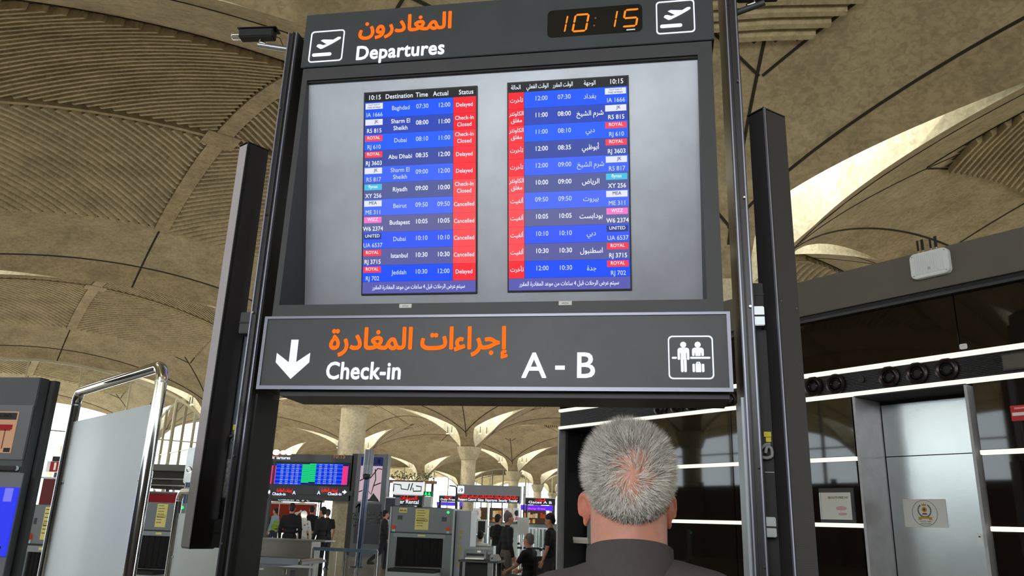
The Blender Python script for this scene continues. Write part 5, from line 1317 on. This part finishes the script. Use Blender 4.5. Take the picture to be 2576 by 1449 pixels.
for k, (px, D, lb) in enumerate(((1215, 27, 'first'), (1240, 27, 'second'), (1310, 28, 'third'), (1345, 28, 'fourth'))):
    t = thing('queue_gate', 'steel and glass queue gate, %s from the left, beyond the desks' % lb, 'gate', at(px, D), 0, 'queue gates beyond the desks')
    for x in (0, .14, .28, .42, .56): bx('gate_bar', x, x+.035, 0, .035, 0, 1.35, STA, t)
    bx('top_bar', 0, .6, -.005, .04, 1.35, 1.4, STA, t); bx('glass_pane', 0, .6, .04, .05, .15, 1.3, GLASS, t)
for px, py, D, lb in ((1212, 1326, 21.5, 'black framed notice stand left of the officers'), (1316, 1325, 17.5, 'white notice sheet on a post behind the suited officer')):
    p = at(px, D); z_ = onD(px, py, D)[2]; t = thing('notice_stand', lb, 'sign stand', p)
    MB().cyl((0, 0, .02), (0, 0, z_-.15), .015, n=10).out('pole', STA, t); MB().cyl((0, 0, 0), (0, 0, .02), .14, n=20).out('foot', DARK, t); bx('frame', -.13, .13, -.01, .01, z_-.18, z_+.2, WHITE, t); bx('sheet', -.1, .1, -.014, -.01, z_-.14, z_+.16, BLACK if px < 1300 else WHITEP, t)
# monitor arms / thin poles
for px, y0, D, lb in ((1144, 1222, 21, 'thin bent dark pole behind the large scanner'), (1316, 1222, 26, 'thin dark pole right of the grey sign box')):
    t = thing('thin_pole', lb, 'pole', at(px, D)); z_ = onD(px, y0, D)[2]; MB().tube([(0, 0, 0), (0, 0, z_-.08), (-.03 if px < 1200 else 0, 0, z_), (-.2 if px < 1200 else 0, 0, z_+.01)], .02, 8).out('shaft', BLACK, t, smooth=True); MB().cyl((0, 0, 0), (0, 0, .02), .12, n=16).out('foot', BLACK, t)
# grey sign box with red led line
t, w, h = boxD('passport_sign', 'long grey sign box with red Arabic and white English lettering over the queue', 'sign', 1148, 1309, 1221, 1264, 30, mat('signbox_grey', (140, 140, 144), .5), .35)
bx('letter_band', .03, w-.03, -.02, 0, .03, h*.40, mat('signbox_dark', (30, 28, 30), .5), t)
mb = MB(); text(mb, 'Passport Control  Gates  Departures  Security  Transfer', w/2, h*.07, .13, -.025, 'C', .03, width=w*.93); mb.out('english_lettering', LETW, t)
mb = MB(); text(mb, 'مراقبة الجوازات البوابات المغادرة الامن المسافرون الترانزيت', w/2, h*.25, .16, -.025, 'C', .035, 0, True, width=w*.93); mb.out('arabic_lettering', LETR, t)
ip = MB().prism(rrect(.04, .30, h*.48, h*.93, .04), -.02, 0).out('white_icon', LETW, t); mb = MB(); text(mb, 'i', .11, h*.56, .2, -.024, 'C', .02); text(mb, '9', .21, h*.56, .2, -.024, 'C', .02); mb.out('icon_lettering', BLACK, ip)
for x in (w*.02, w*.5, w*.98): MB().cyl((x, .2, -t.location.z), (x, .2, 0), .04, n=10).out('support_post', STA, t)
# exit sign on white column
t, w, h = boxD('exit_sign', 'green illuminated running man sign on a white pylon', 'sign', 1065, 1087, 1236, 1248, 28, mat('exit_green', (16, 120, 56), .4, emit=.6), .1)
for x in (w*.3, w*.68): MB().ball((x, -.01, h*.68), .03, .01, .03, 8).out('figure_head', GRN, t); MB().prism([(x-.05, h*.2), (x-.01, h*.25), (x+.03, h*.15), (x+.05, h*.2), (x+.02, h*.55), (x-.03, h*.55)], -.015, 0).out('figure_body', GRN, t)
bx('white_pylon', w*.12, w*.95, .02, .2, -t.location.z, -.01, WHITE, t); bx('grey_plate', w*.15, w*.9, .0, .02, -.45, -.02, SCL, t)

# ---- far shops
def far(label, px0, px1, py0, py1, D, rgb, name='shop_sign', cat='sign', emit=None, txt=None, tc=LETW, ar=None, z0=None, dep=.3, frame=True, tsz=.5):
    t, w, h = boxD(name, label, cat, px0, px1, py0, py1, D, mat('far_%d_%d_%d%s' % (*rgb, '' if emit is None else 'e'), rgb, .5, emit=emit), dep, z0=z0)
    if frame: bx('edge_trim', 0, w, -.02, 0, h-.04, h, DARK if sum(rgb) > 260 else SILVER, t)
    if z0 is None:
        for x in (w*.04, w*.96): bx('support_post', x-.04, x+.04, dep*.3, dep*.6, -t.location.z, 0, DARK, t)
    if txt: mb = MB(); text(mb, txt, w/2, h*.18, h*tsz, -.03, 'C', .02, width=min(w*.8, len(txt)*h*.4)); mb.out('lettering', tc, t)
    if ar: mb = MB(); text(mb, ar, w/2, h*.55, h*.5, -.03, 'C', .03, 0, True); mb.out('arabic_lettering', LETR, t)
    return t, w, h
far('dark direction sign left of the green exit sign', 991, 1062, 1244, 1272, 33, (34, 34, 38), txt='Car Rental', ar='السيارات')
t, w, h = far('white lit billboard with thin black outlines above the large scanner', 987, 1064, 1210, 1244, 40, (236, 240, 240), 'billboard', 'billboard', .9, z0=None)
mb = MB(); 
for pts in ([(.05, .2), (.05, .75), (.28, .7), (.3, .4), (.52, .35), (.56, .8)], [(.6, .3), (.66, .85)], [(.68, .5), (.7, .25), (.95, .28), (.95, .6), (.78, .65)]): mb.tube([(w*u, -.03, h*v) for u, v in pts], .03, 6)
mb.out('outline_drawing', BLACK, t); 
for x in (.1, w-.1): bx('support_post', x-.05, x+.05, .1, .2, -t.location.z, 0, DARK, t)
far('black direction sign with purple lit strip below the thin bent pole', 1104, 1150, 1246, 1262, 35, (30, 30, 32), txt='Duty Free', ar='السوق')
far('purple lit shop fascia strip left of the grey sign box', 1098, 1162, 1263, 1272, 42, (96, 70, 220), emit=.9, frame=False)
t, w, h = far('dark hanging sign with white icon at the right end of the hall', 1322, 1396, 1252, 1270, 44, (32, 32, 34), txt='Gates A B', ar='البوابات')
far('violet glowing duty free fascia at the right', 1306, 1394, 1271, 1284, 52, (92, 48, 226), emit=1.1, txt='duty free', tc=mat('lit_pink', (255, 90, 200), emit=1.2), frame=False)
far('teal steel counter front beyond the queue', 1210, 1400, 1315, 1330, 40, (132, 150, 146), 'counter', 'counter', z0=0, dep=.8)
def shop(label, px0, px1, D, py0, py1, rows, cols, seed):
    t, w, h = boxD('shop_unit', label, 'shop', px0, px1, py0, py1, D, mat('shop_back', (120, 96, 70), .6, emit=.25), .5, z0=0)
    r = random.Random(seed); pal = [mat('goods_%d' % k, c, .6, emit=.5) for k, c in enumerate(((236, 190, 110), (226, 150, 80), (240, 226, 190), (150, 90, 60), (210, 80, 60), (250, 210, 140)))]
    zt = h*.97; zb = h*.30
    for i in range(rows+1): z = zb+(zt-zb)*i/rows; bx('shelf', 0, w, -.35, 0, z-.02, z, mat('shelf_wood', (96, 66, 44), .6), t)
    for k in range(len(pal)):
        mb = MB()
        for i in range(rows):
            for j in range(cols):
                if r.randrange(len(pal)) != k: continue
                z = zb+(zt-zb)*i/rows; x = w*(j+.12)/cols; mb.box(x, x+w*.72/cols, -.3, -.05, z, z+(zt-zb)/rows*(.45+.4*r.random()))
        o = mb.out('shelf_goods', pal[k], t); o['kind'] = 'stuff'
    bx('counter', 0, w, -1.0, -.6, 0, h*.28, mat('shop_counter', (150, 156, 150), .4), t)
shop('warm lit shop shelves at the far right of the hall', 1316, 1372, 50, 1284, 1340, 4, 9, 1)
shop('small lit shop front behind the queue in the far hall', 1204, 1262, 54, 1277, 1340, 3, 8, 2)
for px, rgb, lb in ((1198, (240, 210, 200), 'pale cosmetic poster with a face at the far shop'), (1276, (190, 60, 60), 'poster with a red bottle cap at the far shop'), (1300, (60, 58, 60), 'poster with a dark round bottle at the far shop')):
    t, w, h = boxD('poster_stand', lb, 'poster', px-9, px+9, 1278, 1312, 46, mat('poster_white', (232, 230, 228), .5, emit=.5), .15)
    MB().ball((w*.5, -.02, h*.62), w*.34, .02, h*.22, 14).out('round_picture', mat('round_%d' % rgb[0], rgb, .5), t); MB().prism([(w*.25, h*.1), (w*.75, h*.1), (w*.6, h*.38), (w*.4, h*.38)], -.02, 0).out('bottle_picture', mat('pic_pink', (230, 150, 140), .5), t); bx('stand', w*.4, w*.6, .05, .15, -t.location.z, 0, DARK, t)
t, w, h = far('long red airline counter banner behind the left group', 668, 788, 1266, 1322, 43, (226, 74, 48), 'banner_wall', 'banner', .12, z0=.6, dep=.4)
mb = MB(); mb.tube([(w*.75, -.02, h*.78), (w*.66, -.02, h*.62), (w*.62, -.02, h*.42), (w*.70, -.02, h*.30)], .04, 6); mb.tube([(w*.62, -.02, h*.66), (w*.74, -.02, h*.72), (w*.84, -.02, h*.68)], .05, 6); mb.tube([(w*.64, -.02, h*.5), (w*.72, -.02, h*.56), (w*.80, -.02, h*.5)], .04, 6); mb.out('wing_emblem', WHITE, t)
bx('white_edge', 0, w, -.03, .4, h-.05, h+.05, WHITE, t); bx('white_post', w*.27, w*.28, -.03, 0, 0, h, WHITE, t)
far('dark overhead sign band between distant board and red banner', 668, 812, 1249, 1262, 41, (36, 36, 38), txt='Check-in  A  B  C', frame=True)
far('red counter box with white panel behind the scanner', 1042, 1126, 1276, 1292, 26, (214, 76, 64), 'counter', 'counter', None, z0=0, dep=.6)
far('white booth wall left of the red counter box', 988, 1042, 1272, 1290, 27, (206, 210, 206), 'booth', 'booth', None, z0=0, dep=.6)
far('dark blue booth left of the large scanner', 966, 990, 1250, 1380, 29, (44, 56, 66), 'booth', 'booth', None, z0=0, dep=.6, txt=None)
far('red banner strip left of the left speaker', 360, 440, 1239, 1266, 26, (214, 40, 52), 'banner_wall', 'banner', .15, z0=None)
t, w, h = boxD('mezzanine', 'grey mezzanine balcony edge with railing left of the left speaker', 'balcony', 360, 470, 1168, 1184, 34, mat('balcony_grey', (112, 112, 108), .6), 3)
bx('dark_soffit_box', w*.15, w*.62, .3, 2, -.75, 0, mat('soffit_brown', (46, 32, 26), .6), t)
for k, z in enumerate((-.35, -.62, -.9)): MB().cyl((0, -.05, z), (w, -.05, z), .03, n=8).out('rail', STEEL, t)
for x in (.1, w*.5, w-.1): bx('support_post', x-.06, x+.06, .4, .5, -t.location.z, 0, DARK, t)
t, w, h = boxD('restroom_sign', 'white and red restroom sign box between kiosk and chrome frame', 'sign', 116, 156, 1160, 1188, 20, WHITE, .2)
bx('red_panel', w*.28, w*.95, -.02, 0, h*.05, h*.95, mat('sign_red', (214, 70, 66), .5, emit=.3), t); MB().ball((w*.6, -.03, h*.78), .035, .01, .035, 8).out('figure_head', WHITE, t); bx('figure_body', w*.54, w*.66, -.03, -.02, h*.2, h*.7, WHITE, t); bx('support_post', w*.4, w*.6, .1, .2, -t.location.z, 0, DARK, t); bx('camera_box', w*.3, w*.7, 0, .15, h, h+.12, BLACK, t)
far('dark red stall seen between kiosk and chrome frame', 104, 142, 1200, 1256, 18, (112, 24, 28), 'stall', 'stall', None, z0=0, dep=.4)
# hanging greenery
t = thing('planter', 'trailing plants on a high ledge right of the totem', 'planter', at(1010, 42)); z_ = onD(1010, 1206, 42)[2]
bx('ledge', -1.0, 1.7, 0, .5, z_-.15, z_, mat('planter_wood', (150, 110, 76), .7), t); bx('support_post', -.95, -.85, .1, .2, 0, z_-.15, DARK, t); bx('support_post', 1.5, 1.6, .1, .2, 0, z_-.15, DARK, t)
mb = MB(); r = random.Random(4)
for k in range(260):
    c_ = Vector((-1+2.7*r.random(), r.random()*.5, z_+.05+.35*r.random()*(.4+r.random()))); d_ = Vector((r.gauss(0, 1), r.gauss(0, 1), r.gauss(0, .6))).normalized()*.12; s_ = d_.orthogonal().normalized()*.035
    mb.add([c_, c_+d_*.5+s_, c_+d_, c_+d_*.5-s_], [(0, 1, 2, 3)])
o = mb.out('foliage', mat('leaf_green', (70, 92, 60), .7), t); o['kind'] = 'stuff'
# spot lamps inside the leaf shaped openings
LG_ = 'spot lamps in the leaf openings of the domes'
for (i, j) in ((2, 1), (3, 2), (4, 2), (2, 0), (3, 1)):
    c = Vector((*lat(i, j), ZC+.75))
    for d in (Vector((*A2, 0)), Vector((*B2, 0)), -Vector((*A2, 0)), -Vector((*B2, 0))):
        if d.y > 0: continue
        for s in (-1, 1):
            n_ = Vector((-d.y, d.x, 0))*s*.32; p = c+d*2.0+n_
            t = thing('spot_lamp', 'small spot lamp in a leaf shaped opening at the head of a column', 'lamp', p, 0, LG_)
            MB().lathe([(.0, .08), (.10, .07), (.13, 0), (.0, .0)], n=14).out('reflector', mat('spot_glow', (255, 244, 200), emit=1.3), t); MB().tube([(0, 0, .1), (0, 0, .6)], .03, 6).out('stem', DARK, t)
# extra white partition below the left speaker
a = onD(590, 1390, 5.6); 
partition(594, 452, 5.6, 6.3, 1.66, 'white screen panel in a chrome frame under the left speaker')

C.objects.unlink(_to); bpy.data.objects.remove(_to)
